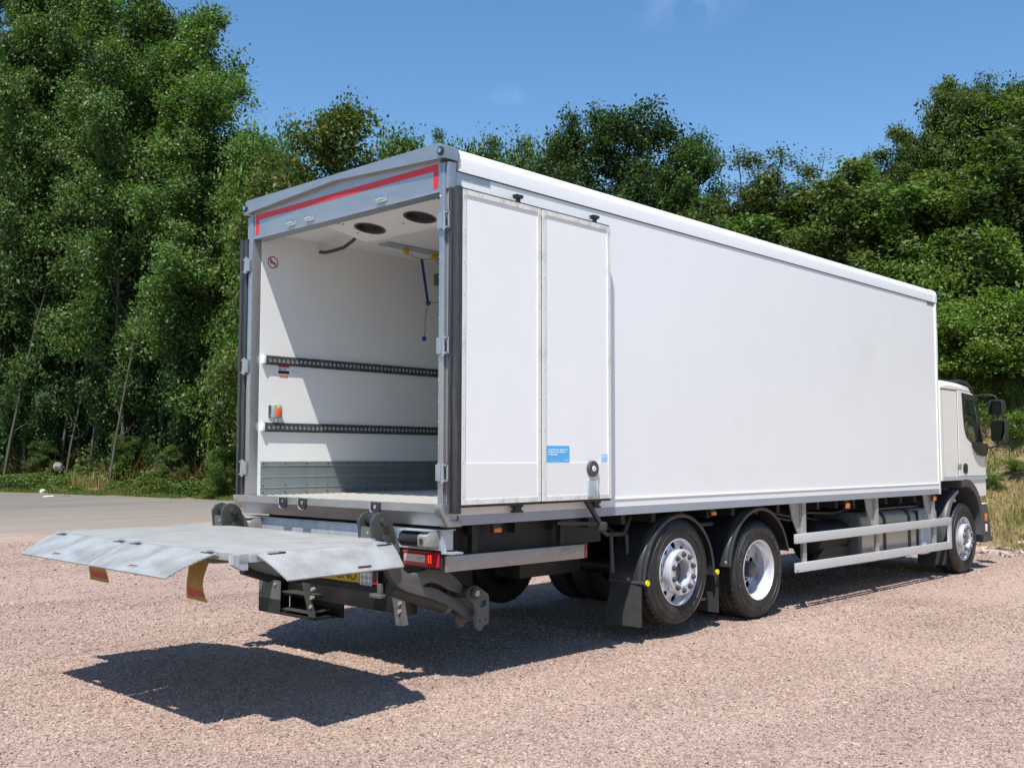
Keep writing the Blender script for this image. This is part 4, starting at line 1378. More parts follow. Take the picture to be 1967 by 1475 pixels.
# folded underrun guard with its end box
ug = empty('underrun_guard', (0.2, 1.5, 0.5), T)
mk('guard_beam', MB().box(0.17, 0.27, 0.62, 2.358, 0.44, 0.66), CHASS, ug, bev=0.01)
mk('guard_end_box', MB().box(0.05, 0.30, 2.36, 2.47, 0.30, 0.60), CHASS, ug, bev=0.008)
mk('end_plate', MB().box(0.043, 0.0495, 2.13, 2.455, 0.425, 0.585), LIFTG, ug)
mk('end_plate', MB().box(0.0445, 0.0495, 2.13, 2.455, 0.302, 0.4245), CHASS, ug)
mk('shelf', MB().prism_y([(0.06, 0.345), (0.06, 0.352), (0.25, 0.375), (0.25, 0.362)], 1.70, 2.12), LIFTD, ug)
mk('shelf', MB().box(0.055, 0.20, 1.70, 2.12, 0.492, 0.502), LIFTD, ug)
mk('box_floor', MB().box(0.05, 0.30, 1.66, 2.358, 0.300, 0.322), CHASS, ug)
mk('back_plate', MB().box(0.302, 0.320, 1.60, 2.358, 0.30, 0.66), CHASS, ug)
mk('side_leaf', MB().prism_x([(1.80, 0.60), (1.71, 0.60), (1.62, 0.33), (1.70, 0.33)], 0.03, 0.046), LIFTD, ug)
mk('bolt', MB().cyl((0.018, 1.645, 0.56), (0.045, 1.645, 0.56), 0.016, 8).cyl((0.018, 1.655, 0.49), (0.045, 1.655, 0.49), 0.016, 8).cyl((0.018, 1.665, 0.415), (0.045, 1.665, 0.415), 0.016, 8).cyl((0.03, 2.20, 0.555), (0.042, 2.20, 0.555), 0.012, 8), GALVP, ug)
m = MB()
m.prism_x([(0.775, 0.62), (0.665, 0.62), (0.60, 0.372), (0.64, 0.362), (0.668, 0.43), (0.66, 0.362), (0.715, 0.36)], 0.135, 0.162)
mk('guard_hanger', m, LIFTG, ug)
mk('bolt', MB().cyl((0.120, 0.665, 0.53), (0.134, 0.665, 0.53), 0.016, 8).cyl((0.120, 0.668, 0.47), (0.134, 0.668, 0.47), 0.016, 8), GALVP, ug)
mk('guard_foot', MB().box(0.10, 0.155, 0.86, 1.0, 0.548, 0.578).box(0.12, 0.145, 0.88, 0.93, 0.5785, 0.66), LIFTG, ug, bev=0.004)

# galvanised rear beam, dock rollers
mk('rear_beam', MB().box(-0.012, 0.10, 0.045, W - 0.03, 0.975, 1.118), GALV, T, bev=0.004)
mk('beam_lip', MB().box(-0.03, 0.10, 0.02, W - 0.03, 1.1185, 1.126), GALV, T)
mk('end_angle', MB().box(-0.025, 0.012, 0.022, 0.038, 0.955, 1.118).box(-0.015, 0.10, -0.06, 0.0215, 0.955, 0.968), GALV, T)
def dock_roller(ya, yb, yc, yd):
    e = empty('dock_roller', (-0.08, (ya + yb) / 2, 1.06), T)
    mk('roller', MB().cyl((-0.085, ya, 1.055), (-0.085, yb, 1.055), 0.056, 24), BLACK, e, smooth=True)
    cheek = [(-0.145, 1.01), (-0.012, 1.00), (-0.012, 1.117), (-0.10, 1.117), (-0.145, 1.085)]
    mk('cheek', MB().prism_y(cheek, yc, yd), GALVP, e, bev=0.006)
    mk('roller_bolt', MB().cyl((-0.148, (yc + yd) / 2, 1.05), (-0.152, (yc + yd) / 2, 1.05), 0.02, 12), LIFTD, e)
    mk('top_plate', MB().box(-0.14, -0.012, min(ya, yc), max(yb, yd), 1.1175, 1.1255), GALV, e)
dock_roller(0.165, 0.375, 0.07, 0.160)
dock_roller(2.44, 2.64, 2.33, 2.435)

# rear lamps + number plate
def tail_lamp(y0, y1):
    e = empty('tail_lamp', (0.05, (y0 + y1) / 2, 0.905), T)
    mk('lamp_housing', MB().box(0.012, 0.16, y0 - 0.025, y1 + 0.02, 0.832, 0.972), BLACK, e, bev=0.008)
    mk('red_lens', MB().box(-0.008, 0.0115, y0, y1, 0.848, 0.960), REDL, e, bev=0.012)
    mk('clear_lens', MB().box(-0.0105, -0.0085, y0 + 0.145, y1 - 0.02, 0.882, 0.935), CLEARL, e)
    m = MB()
    for k in range(3):
        yc = y0 + 0.16 + k * 0.022
        for zz, s in ((0.895, 1), (0.9085, -1)):
            m.bar((-0.0115, yc, zz + (0 if s > 0 else 0.013)), (-0.0115, yc + 0.02, 0.9085), 0.001, 0.0022)
    mk('chevron', m, BLACK, e)
    m = MB()
    for k in range(5):
        for yy in (y0 + 0.075, y0 + 0.098):
            m.box(-0.0105, -0.0085, yy, yy + 0.010, 0.880 + k * 0.0125, 0.887 + k * 0.0125)
    mk('lit_leds', m, LEDR, e)
    m = MB()
    for k in range(11):
        m.box(-0.0105, -0.0085, y0 + 0.15 + k * 0.023, y0 + 0.160 + k * 0.023, 0.946, 0.9525)
    mk('led_row', m, FLAGR, e)
tail_lamp(0.085, 0.475)
tail_lamp(W - 0.475, W - 0.085)
npl = empty('number_plate', (0.15, 1.43, 0.71), T)
mk('plate', MB().box(0.148, 0.152, 1.185, 1.70, 0.640, 0.752), YELL, npl, bev=0.002)
text('plate_text', '62 GNU', 0.108, LETB, npl, (0.1472, 1.442, 0.694), (R(90), 0, R(-90)), 'CENTER', sx=1.16)
ch = mk('chevron_panel', MB().box(0.148, 0.152, 1.025, 1.180, 0.630, 0.752), RAILW, T, bev=0.003)
m = MB()
for i in range(3):
    for j in range(3):
        yc = 1.165 - i * 0.053 - 0.018; zc = 0.735 - j * 0.046 - (0.0)
        m.add([(0.1475, yc, zc + 0.0225), (0.1475, yc - 0.0255, zc), (0.1475, yc, zc - 0.0225), (0.1475, yc + 0.0255, zc)], [(0, 1, 2, 3)])
mk('grey_diamond', m, GREYBAND, ch, label='grey diamonds of the reflective panel')
mk('plate_lamp', MB().box(0.13, 0.16, 0.925, 1.0, 0.66, 0.745), BLACK, T, bev=0.004)
m = MB()
m.box(0.122, 0.1295, 0.925, 0.937, 0.655, 0.75).box(0.122, 0.1295, 0.925, 1.0, 0.652, 0.660)
mk('small_marker', m, REDL, T)
mk('rear_crossmember', MB().box(0.16, 0.30, 0.35, 2.3, 0.62, 0.97), CHASS, T, bev=0.01)

# warning flags below the deck
def flag(y0, y1, z0, ph):
    m = MB()
    n = 9
    zs = [1.04 - (1.04 - z0) * i / n for i in range(n + 1)]
    L_, R_ = [], []
    for i, z in enumerate(zs):
        t = i / n
        L_.append((-1.60 + 0.012 * math.sin(ph + t * 5), y1 + 0.010 * math.sin(ph + t * 4) , z))
        R_.append((-1.60 + 0.030 * math.sin(ph + 1 + t * 5), y0 + 0.012 * math.sin(ph + t * 4 + 0.6), z - 0.01 * t))
    vs = L_ + R_ + [(x + 0.003, y, z) for x, y, z in L_ + R_]
    k = n + 1
    fs = [(i, i + 1, k + i + 1, k + i) for i in range(n)] + [(2 * k + i, 3 * k + i, 3 * k + i + 1, 2 * k + i + 1) for i in range(n)]
    fs += [(i, 2 * k + i, 2 * k + i + 1, i + 1) for i in range(n)] + [(k + i, k + i + 1, 3 * k + i + 1, 3 * k + i) for i in range(n)] + [(n, k + n, 3 * k + n, 2 * k + n)]
    o = mk('warning_flag', MB().add(vs, fs), FLAGY, tl, smooth=True)
    m = MB()
    vs2 = []
    for i in (n - 2, n - 1, n):
        a, b = Vector(L_[i]), Vector(R_[i])
        dz = 0.018 if i == n else 0
        vs2 += [tuple(a.lerp(b, 0.12) + Vector((-0.002, 0, dz))), tuple(a.lerp(b, 0.92) + Vector((-0.002, 0, dz)))]
    m.add(vs2, [(0, 1, 3, 2), (2, 3, 5, 4)])
    mk('red_patch', m, FLAGR, o)
flag(0.525, 0.755, 0.735, 0.4)
flag(1.93, 2.18, 0.735, 1.7)

# ------------------------------------------------------------------ chassis
cs = empty('chassis', (5, 1.3, 0.9), T)
for y in (0.86, 1.68):
    mk('frame_rail', MB().box(0.2, 10.6, y, y + 0.07, 0.74, 1.02), CHASS, cs, bev=0.006)
m = MB()
for x in (0.9, 2.2, 3.7, 5.2, 6.8, 8.2, 9.6):
    m.box(x, x + 0.1, 0.931, 1.679, 0.80, 0.98)
mk('cross_member', m, CHASS, cs)
m = MB()
for x in np.arange(0.35, 9.0, 0.45):
    m.box(x, x + 0.06, 0.09, W - 0.09, 1.06, 1.15)
mk('floor_bearer', m, CHASS, cs)
mk('skirt_panel', MB().box(0.13, 1.95, 0.16, 0.175, 0.925, 1.151), CHASS, cs)
mk('skirt_panel', MB().box(0.13, 1.95, W - 0.175, W - 0.16, 0.925, 1.151), CHASS, cs)
mk('tool_locker', MB().box(1.35, 2.15, 0.55, 0.84, 0.62, 1.0), CHASS, cs, bev=0.02)
mk('gearbox', MB().box(7.6, 9.8, 1.0, 1.6, 0.42, 1.0), CHASS, cs, bev=0.08)
mk('silencer', MB().box(5.7, 6.9, 1.86, 2.45, 0.42, 1.0), CHASS, cs, bev=0.05)
mk('battery_box', MB().box(7.2, 9.0, 1.86, 2.5, 0.40, 0.98), CHASS, cs, bev=0.03)
m = MB()
m.tube([(4.5, 1.3, 0.62), (7.6, 1.3, 0.72)], 0.06, 12)
mk('propeller_shaft', m, CHASS, cs)
def axle(x, z, diff):
    m = MB()
    m.tube([(x, 0.3, z), (x, 0.9, z), (x, 1.7, z), (x, 2.3, z)], [0.07, 0.08, 0.08, 0.07], 12)
    if diff:
        m.lathe([(0, -0.28), (0.16, -0.24), (0.23, -0.1), (0.24, 0.05), (0.18, 0.2), (0, 0.26)], (x, 1.3, z), 20)
    mk('axle', m, CHASS, cs, smooth=True)
    for y in (0.62, 1.99):
        a = mk('air_spring', MB().lathe([(0.0, 0.0), (0.12, 0), (0.15, 0.05), (0.14, 0.2), (0.15, 0.3), (0.10, 0.36), (0, 0.36)], (x + 0.42, y, 0.62), 18, 'z'), CHASS, cs, smooth=True)
axle(2.974, 0.59, False)
axle(4.413, 0.5, True)
axle(10.118, 0.47, False)
# aluminium bar behind the wheels
bar_ = mk('rear_side_bar', MB().prism_y([(0.02, 0.822), (1.578, 0.815), (1.578, 0.930), (0.02, 0.937)], 0.03, 0.055), STEELD, T, bev=0.006)
mk('red_end', MB().box(1.579, 1.605, 0.026, 0.058, 0.818, 0.930), REDL, bar_, bev=0.003)
mk('rear_side_bar', MB().box(0.02, 1.60, W - 0.055, W - 0.03, 0.82, 0.935), STEELD, T, bev=0.006)
m = MB()
for x in (0.3, 1.3):
    for s in (0, 1):
        y = 0.0562 if not s else W - 0.0562 - 0.05
        m.box(x, x + 0.06, y, y + 0.05, 0.83, 1.15)
mk('bar_bracket', m, CHASS, T)
# brake hoses and cables along the chassis
for pts_ in ([(2.5, 0.55, 1.02), (2.75, 0.50, 0.86), (2.95, 0.48, 0.78), (3.05, 0.55, 0.68)],
             [(3.6, 0.45, 1.05), (3.75, 0.40, 0.92), (3.95, 0.42, 0.86), (4.2, 0.5, 0.72)],
             [(5.15, 0.40, 1.05), (5.6, 0.36, 0.98), (6.1, 0.36, 1.0), (6.7, 0.38, 0.97), (7.3, 0.36, 1.02)],
             [(5.15, 0.46, 1.02), (5.7, 0.42, 0.93), (6.2, 0.44, 0.93), (6.6, 0.5, 0.88)],
             [(0.9, 0.20, 0.92), (1.3, 0.24, 0.84), (1.8, 0.30, 0.86), (2.2, 0.4, 0.95)],
             [(0.18, 0.52, 0.93), (0.25, 0.56, 0.80), (0.35, 0.60, 0.74), (0.5, 0.62, 0.78)]):
    mk('brake_hose', MB().tube(pts_, 0.014, 7), CHARC, cs, smooth=True)
# side markers
def marker(x, z, y=0.03, w=0.075, h=0.032):
    e = empty('side_marker', (x, y, z), T)
    mk('amber_lens', MB().box(x - w / 2, x + w / 2, y - 0.018, y, z - h / 2, z + h / 2), AMBER, e, bev=0.004)
    mk('marker_bracket', MB().box(x - w / 2 - 0.008, x + w / 2 + 0.008, y + 0.0005, y + 0.02, z - h / 2 - 0.006, z + 0.06), BLACK, e)
marker(0.535, 1.098)
marker(3.52, 1.105)
marker(6.35, 1.085, 0.02, 0.09, 0.06)
marker(8.93, 1.095, 0.02, 0.09, 0.06)

# side guard rails in front of the drive axle
def side_guard(s):
    f = (lambda y: y) if s > 0 else (lambda y: W - y)
    e = empty('side_guard', (7.3, f(0.0), 0.6), T)
    a, b = sorted((f(-0.004), f(0.026)))
    mk('upper_rail', MB().prism_y([(5.09, 0.722), (9.465, 0.722), (9.465, 0.822), (5.09, 0.822)], a, b), ALUR, e, bev=0.004)
    mk('lower_rail', MB().prism_y([(5.09, 0.415), (9.465, 0.395), (9.465, 0.495), (5.09, 0.515)], a, b), ALUR, e, bev=0.004)
    mk('end_upright', MB().box(9.375, 9.462, a + 0.001, b - 0.001, 0.4955, 0.7215), ALUR, e)
    ch_ = MB().box(5.100, 5.115, a - 0.003, b + 0.003, 0.418, 0.445)
    mk('end_cap', ch_, BLACK, e)
    for x in (5.30, 7.14, 8.90):
        a2, b2 = sorted((f(0.0268), f(0.062)))
        m = MB()
        m.box(x, x + 0.012, a2, b2, 0.42, 1.15)
        m.box(x + 0.0125, x + 0.075, a2, a2 + 0.006, 0.42, 1.15) if s > 0 else m.box(x + 0.0125, x + 0.075, b2 - 0.006, b2, 0.42, 1.15)
        mk('guard_post', m, GALVP, e)
        a3, b3 = sorted((f(0.064), f(0.35)))
        mk('gusset', MB().prism_y([(x - 0.22, 1.15), (x + 0.05, 1.15), (x + 0.05, 0.80), (x - 0.04, 0.80), (x - 0.16, 0.98)], a3, a3 + 0.012), GALVP, e)
side_guard(1)
side_guard(-1)

# fuel tank, pale boxes
tk = empty('fuel_tank', (8.0, 0.5, 0.66), T)
def rrect(y0, y1, z0, z1, r, n=5):
    pts = []
    for cx, cy, a0 in ((y1 - r, z1 - r, 0), (y0 + r, z1 - r, 90), (y0 + r, z0 + r, 180), (y1 - r, z0 + r, 270)):
        for k in range(n + 1):
            a = R(a0 + 90 * k / n)
            pts.append((cx + r * math.cos(a), cy + r * math.sin(a)))
    return pts
mk('tank_body', MB().prism_x(rrect(0.17, 0.80, 0.33, 0.965, 0.13), 7.05, 8.68), TANK, tk, smooth=True)
for x in (7.66, 8.42):
    mk('tank_strap', MB().prism_x(rrect(0.162, 0.808, 0.322, 0.973, 0.135), x, x + 0.07), BLACK, tk, smooth=True)
mk('filler_cap', MB().cyl((8.62, 0.40, 0.96), (8.62, 0.37, 1.01), 0.05, 14), BLUEST, tk, smooth=True)
at = mk('air_tank', MB().tube([(6.15, 0.45, 0.70), (6.2, 0.45, 0.70), (6.95, 0.45, 0.70), (7.0, 0.45, 0.70)], [0.10, 0.19, 0.19, 0.10], 24), CHASS, T, smooth=True)
mk('tank_end_plate', MB().box(7.005, 7.045, 0.20, 0.80, 0.34, 0.95), LIFTG, T, bev=0.01)
mk('heat_shield', MB().prism_y([(5.95, 0.36), (7.0, 0.36), (7.0, 0.55), (6.4, 0.62)], 0.30, 0.32), LIFTD, T)
mk('additive_tank', MB().box(8.86, 9.14, 0.16, 0.62, 0.34, 0.955), BOXW, T, bev=0.04, seg=3)
mk('step_box', MB().box(9.18, 9.42, 0.17, 0.30, 0.40, 0.93), BOXW, T, bev=0.05, seg=3)
mk('locker_dark', MB().box(8.70, 8.84, 0.2, 0.7, 0.36, 0.93), CHASS, T)
mk('long_shelf', MB().box(7.4, 8.86, 0.20, 0.80, 0.985, 1.0), LIFTG, T)

# ------------------------------------------------------------------ wheels
def holed_ring(m, r1, r2, n, hr, hc, yf, c, seg=6):
    """annulus r1..r2 with n round holes; yf(r) gives the offset along y"""
    for k in range(n):
        a0, a1 = 2 * math.pi * k / n, 2 * math.pi * (k + 1) / n
        ac = (a0 + a1) / 2
        outer = []
        for i in range(seg): outer.append((r2, a0 + (a1 - a0) * i / seg))
        for i in range(seg): outer.append((r2 + (r1 - r2) * i / seg, a1))
        for i in range(seg): outer.append((r1, a1 + (a0 - a1) * i / seg))
        for i in range(seg): outer.append((r1 + (r2 - r1) * i / seg, a0))
        N_ = len(outer)
        po = [(r * math.cos(a), r * math.sin(a)) for r, a in outer]
        ccx, ccy = hc * math.cos(ac), hc * math.sin(ac)
        ph = []
        for x, y in po:
            d = math.atan2(y - ccy, x - ccx)
            ph.append((ccx + hr * math.cos(d), ccy + hr * math.sin(d)))
        vs = []
        for x, y in po: vs.append((c[0] + x, c[1] + yf(math.hypot(x, y)), c[2] + y))
        for x, y in ph: vs.append((c[0] + x, c[1] + yf(math.hypot(x, y)), c[2] + y))
        for x, y in ph: vs.append((c[0] + x, c[1] + yf(math.hypot(x, y)) + 0.012, c[2] + y))
        m.add(vs, [(i, (i + 1) % N_, N_ + (i + 1) % N_, N_ + i) for i in range(N_)] + [(N_ + i, N_ + (i + 1) % N_, 2 * N_ + (i + 1) % N_, 2 * N_ + i) for i in range(N_)])

def tyre(e, x, y, z, Rt, tread):
    rb = 0.300
    k = Rt / 0.49
    prof = [(rb - 0.012, 0.010), (rb + 0.006, 0.0), (rb + 0.04, -0.012), (0.395, -0.018), (0.43 * k, -0.014), (0.462 * k, 0.002), (0.482 * k, 0.020), (Rt - 0.003, 0.036)]
    for g in (0.085, 0.147, 0.209):
        prof += [(Rt, g - 0.008), (Rt - 0.014, g - 0.005), (Rt - 0.014, g + 0.005), (Rt, g + 0.008)]
    prof += [(Rt - 0.003, 0.256), (0.482 * k, 0.272), (0.462 * k, 0.290), (0.43 * k, 0.306), (0.395, 0.310), (rb + 0.04, 0.304), (rb, 0.29), (rb - 0.012, 0.28)]
    t = mk('tyre', MB().lathe(prof, (x, y, z), 72), TYRE, e, loc=(x, y, z), smooth=True)
    m = MB()
    nb = 46
    for i in range(nb):
        a0 = 2 * math.pi * i / nb; a1 = a0 + 2 * math.pi / nb * 0.74
        for (ra, ya, rb_, yb) in ((Rt + 0.006, 0.040, 0.476 * k, 0.008), (Rt + 0.006, 0.252, 0.476 * k, 0.284)):
            sgn = 1 if ya < 0.14 else -1
            q = [(Rt - 0.002, ya + sgn * 0.036), (ra, ya + sgn * 0.034), (ra, ya - sgn * 0.004), (rb_ + 0.004, yb - sgn * 0.002), (rb_ - 0.004, yb + sgn * 0.012)]
            vs = []
            for a in (a0, a1):
                for r, t_ in q:
                    vs.append((x + r * math.cos(a), y + t_, z + r * math.sin(a)))
            n5 = len(q)
            m.add(vs, [tuple(range(n5)), tuple(range(2 * n5 - 1, n5 - 1, -1))] + [(j, (j + 1) % n5, n5 + (j + 1) % n5, n5 + j) for j in range(n5)])
    mk('tread_blocks', m, TYRE, e, kind='stuff')
    m = MB().lathe([(0.372, -0.0165), (0.374, -0.0205), (0.380, -0.0205), (0.382, -0.0175)], (x, y, z), 72)
    m.lathe([(0.432 * k, -0.0135), (0.434 * k, -0.017), (0.438 * k, -0.0165), (0.440 * k, -0.0105)], (x, y, z), 72)
    mk('sidewall_ring', m, TYRE, e)

def letters(e, body, x, y, z, r, a_mid, size, step):
    n = len(body)
    for i, c in enumerate(body):
        if c == ' ': continue
        a = a_mid - (i - (n - 1) / 2) * step
        p = (x + r * math.cos(a), y - 0.0195, z + r * math.sin(a))
        o = text('tyre_letter', c, size, TYRET, e, p, (0, 0, 0), 'CENTER', 0.0015)
        o.rotation_euler = Matrix.Rotation(R(90), 3, 'X').to_euler()
        o.rotation_euler = (R(90), -(a - math.pi / 2), 0)
        o.rotation_mode = 'XYZ'
        mat_ = Matrix.Rotation(-(a - math.pi / 2), 3, 'Y') @ Matrix.Rotation(R(90), 3, 'X')
        o.rotation_euler = mat_.to_euler()

def steer_wheel(x, y, z, Rt, name='wheel'):
    """single wheel whose ten-stud hub face stands proud of the rim"""
    e = empty('wheel', (x, y + 0.13, z), T)
    tyre(e, x, y, z, Rt, False)
    m = MB()
    m.lathe([(0.290, 0.03), (0.302, 0.004), (0.306, -0.006), (0.298, -0.008), (0.290, 0.002), (0.281, 0.03), (0.279, 0.055), (0.278, 0.070)], (x, y, z), 64)
    cone = lambda r: 0.070 - (0.278 - r) / 0.078 * 0.03
    holed_ring(m, 0.200, 0.278, 10, 0.034, 0.2425, cone, (x, y, z))
    m.lathe([(0.200, 0.040), (0.206, 0.030), (0.212, -0.035), (0.209, -0.050), (0.200, -0.056), (0.124, -0.056), (0.115, -0.050), (0.111, -0.01), (0.107, 0.05)], (x, y, z), 64)
    mk('rim', m, RIM, e, loc=(x, y, z), smooth=True)
    mk('hub', MB().lathe([(0.0, 0.02), (0.05, 0.018), (0.075, 0.03), (0.086, 0.05), (0.1085, 0.055)], (x, y, z), 32), CHARC, e, smooth=True)
    m = MB()
    for k in range(10):
        a = 2 * math.pi * (k + 0.5) / 10
        c = (x + 0.163 * math.cos(a), z + 0.163 * math.sin(a))
        m.cyl((c[0], y - 0.057, c[1]), (c[0], y - 0.063, c[1]), 0.026, 12)
        m.cyl((c[0], y - 0.063, c[1]), (c[0], y - 0.082, c[1]), 0.019, 6, 0.017)
    mk('wheel_nuts', m, NUT, e)
    mk('brake_drum', MB().lathe([(0.0, 0.13), (0.27, 0.13)], (x, y, z), 32), CHASS, e)
    return e

def dish_wheel(x, y, z, Rt):
    e = empty('wheel', (x, y + 0.3, z), T)
    tyre(e, x, y, z, Rt, True)
    m = MB()
    m.lathe([(0.290, 0.03), (0.302, 0.004), (0.306, -0.006), (0.298, -0.008), (0.290, 0.002), (0.282, 0.03), (0.278, 0.06), (0.258, 0.085), (0.256, 0.15), (0.262, 0.165), (0.258, 0.20)], (x, y, z), 64)
    dish = lambda r: 0.20 + (0.258 - r) * 0.12
    holed_ring(m, 0.170, 0.258, 10, 0.036, 0.214, dish, (x, y, z))
    m.lathe([(0.175, 0.21), (0.165, 0.215), (0.10, 0.215)], (x, y, z), 64)
    mk('rim', m, RIM, e, loc=(x, y, z), smooth=True)
    mk('hub', MB().lathe([(0.0, 0.06), (0.07, 0.06), (0.082, 0.07), (0.085, 0.19), (0.12, 0.2145)], (x, y, z), 32), CHARC, e, smooth=True)
    m = MB()
    for k in range(10):
        a = 2 * math.pi * (k + 0.5) / 10
        c = (x + 0.142 * math.cos(a), z + 0.142 * math.sin(a))
        m.cyl((c[0], y + 0.214, c[1]), (c[0], y + 0.185, c[1]), 0.017, 6, 0.014)
    mk('wheel_nuts', m, NUT, e)
    mk('brake_drum', MB().lathe([(0.0, 0.28), (0.26, 0.28)], (x, y, z), 32), CHASS, e)
    # inner twin tyre
    prof = [(0.28, 0.35), (0.34, 0.335), (0.43, 0.335), (0.475, 0.355), (Rt, 0.39), (Rt, 0.60), (0.475, 0.63), (0.34, 0.65), (0.28, 0.63)]
    mk('inner_tyre', MB().lathe(prof, (x, y, z), 48), TYRE, e, smooth=True)
    return e
XT, XD, XF = 2.974, 4.413, 10.118
ZT, ZD, ZFW = 0.590, 0.495, 0.490
RT = 0.495
w1 = steer_wheel(XT, 0.062, ZT, RT)
w2 = dish_wheel(XD, 0.062, ZD, RT)
w3 = steer_wheel(XF, 0.075, ZFW, RT)
letters(w2, 'X MULTIWAY', XD, 0.062, ZD, 0.405, R(20), 0.052, R(7.2))
letters(w2, '605', XD, 0.062, ZD, 0.405, R(-76), 0.05, R(8))
letters(w2, 'X MULTIWAY', XD, 0.062, ZD, 0.405, R(165), 0.052, R(7.2))
def opposite(src, x, z):
    c = src.copy()
    link(c, T, (x, W - (WLOC[src.name].y), z))
    c.rotation_euler = (0, 0, math.pi)
    for ch_ in list(src.children):
        if ch_.type == 'FONT': continue
        k = ch_.copy()
        col.objects.link(k)
        k.parent = c
        WLOC[k.name] = WLOC[ch_.name]
        k.location = ch_.location
    return c
opposite(w1, XT, ZT)
opposite(w2, XD, ZD)
opposite(w3, XF, ZFW)

# mudguards: curved shells with rolled lip
def mudguard(x, z, r, a0, a1, ya, yb, m_=GUARD, n=22):
    sec = [(r - 0.03, ya), (r - 0.006, ya - 0.006), (r + 0.006, ya + 0.004), (r + 0.004, ya + 0.03), (r + 0.018, ya + 0.055), (r + 0.018, ya + 0.10), (r + 0.004, ya + 0.13), (r + 0.004, yb), (r - 0.006, yb), (r - 0.006, ya + 0.02), (r - 0.028, ya + 0.010)]
    vs, fs = [], []
    k = len(sec)
    for i in range(n + 1):
        a = a0 + (a1 - a0) * i / n
        for rr_, t_ in sec:
            vs.append((x + rr_ * math.cos(a), t_, z + rr_ * math.sin(a)))
    for i in range(n):
        for j in range(k):
            fs.append((i * k + j, i * k + (j + 1) % k, (i + 1) * k + (j + 1) % k, (i + 1) * k + j))
    fs += [tuple(range(k)), tuple(n * k + j for j in range(k))]
    return MB().add(vs, fs)
mg1 = mk('mudguard', mudguard(XT, 0.545, 0.575, R(-3), R(183), 0.035, 0.42), GUARD, T, smooth=True)
mg2 = mk('mudguard', mudguard(XD, 0.53, 0.60, R(12), R(176), 0.035, 0.70), GUARD, T, smooth=True)
for y0, y1, x, z, r in ((W - 0.42, W - 0.035, XT, 0.545, 0.575), (W - 0.70, W - 0.035, XD, 0.53, 0.60)):
    mk('mudguard', mudguard(x, z, r, R(0), R(180), y0 + 0.0, y1), GUARD, T, smooth=True)
m = MB()
for x, z in ((2.14, 1.06), (2.5, 1.02)):
    pass
m.tube([(1.98, 0.35, 1.12), (2.22, 0.30, 0.96), (2.42, 0.28, 0.955), (2.46, 0.28, 0.97)], 0.022, 8)
m.tube([(2.44, 0.28, 0.955), (2.56, 0.30, 1.10)], 0.020, 8)
m.tube([(2.25, 0.28, 0.95), (2.27, 0.28, 0.62)], 0.018, 8)
m.tube([(2.45, 0.26, 0.95), (2.46, 0.25, 0.70)], 0.018, 8)
mk('mudguard_stay', m, CHARC, T)
m = MB()
m.tube([(3.40, 0.30, 1.04), (3.60, 0.26, 0.98), (3.86, 0.26, 0.98)], 0.02, 8)
m.tube([(3.62, 0.26, 0.98), (3.64, 0.26, 0.85)], 0.018, 8)
mk('mudguard_stay', m, CHARC, T)
# mudflap behind the tag axle
mf = mk('mudflap', MB().add([(2.385, 0.055, 0.530), (2.36, 0.36, 0.530), (2.30, 0.42, 0.165), (2.365, 0.045, 0.155),
                             (2.400, 0.055, 0.530), (2.375, 0.36, 0.530), (2.315, 0.42, 0.165), (2.38, 0.045, 0.155)],
                            [(0, 1, 2, 3), (7, 6, 5, 4), (0, 4, 5, 1), (1, 5, 6, 2), (2, 6, 7, 3), (3, 7, 4, 0)]), FLAPR, T)
mk('flap_bar', MB().box(2.37, 2.41, 0.03, 0.40, 0.531, 0.553), CHARC, T)
mk('yellow_reflector', MB().cyl((2.435, 0.026, 0.535), (2.435, 0.012, 0.535), 0.026, 18), YREF, T)
mk('yellow_reflector', MB().cyl((3.575, 0.03, 0.545), (3.575, 0.016, 0.545), 0.024, 18), YREF, T)
mk('mudflap', MB().box(3.62, 3.635, 0.05, 0.42, 0.15, 0.56), FLAPR, T)
mk('mudflap', MB().box(2.36, 2.375, W - 0.45, W - 0.05, 0.16, 0.56), FLAPR, T)
mk('flap_bolt', MB().cyl((2.375, 0.18, 0.565), (2.36, 0.18, 0.565), 0.013, 8).cyl((3.76, 0.05, 0.62), (3.76, 0.035, 0.62), 0.014, 8), GALVP, T)
mk('lift_linkage', MB().tube([(3.72, 0.18, 0.46), (3.73, 0.17, 0.36)], 0.012, 8).cyl((3.70, 0.16, 0.335), (3.76, 0.16, 0.335), 0.022, 10).tube([(3.55, 0.20, 0.27), (3.70, 0.18, 0.27)], 0.012, 8), GALVP, T)

# ------------------------------------------------------------------ cab
cb = empty('cab', (10.2, 1.27, 1.9), T)
CY0, CY1 = 0.05, 2.50
side = [(9.30, 1.32), (9.30, 2.66), (9.36, 2.705), (9.60, 2.725), (10.10, 2.715), (10.42, 2.69), (10.56, 2.63), (10.66, 2.50), (10.74, 2.30), (10.94, 1.86), (11.02, 1.62), (11.06, 1.38), (11.075, 1.14), (11.05, 1.08), (10.80, 1.075)]
arch = [(10.14 + 0.64 * math.cos(a), 0.70 + 0.62 * math.sin(a)) for a in [R(38), R(52), R(66), R(78), R(90), R(100)]]
side = side + arch[0:] + [(9.95, 1.32)]
win = [(10.075, 2.555), (10.60, 2.53), (10.655, 2.45), (10.72, 2.28), (10.895, 1.85), (10.45, 1.835), (10.22, 1.93), (10.145, 2.05), (10.10, 2.28)]
def inset(poly, d):
    cx, cz = 10.15, 1.95
    o = []
    for x, z in poly:
        fx = x - cx; fz = z - cz
        nx_ = x - d * (1 if fx > 0.35 else (-0.15 if fx < -0.7 else 0))
        nz_ = z - d * (1 if z > 2.55 else 0)
        o.append((nx_, nz_))
    return o
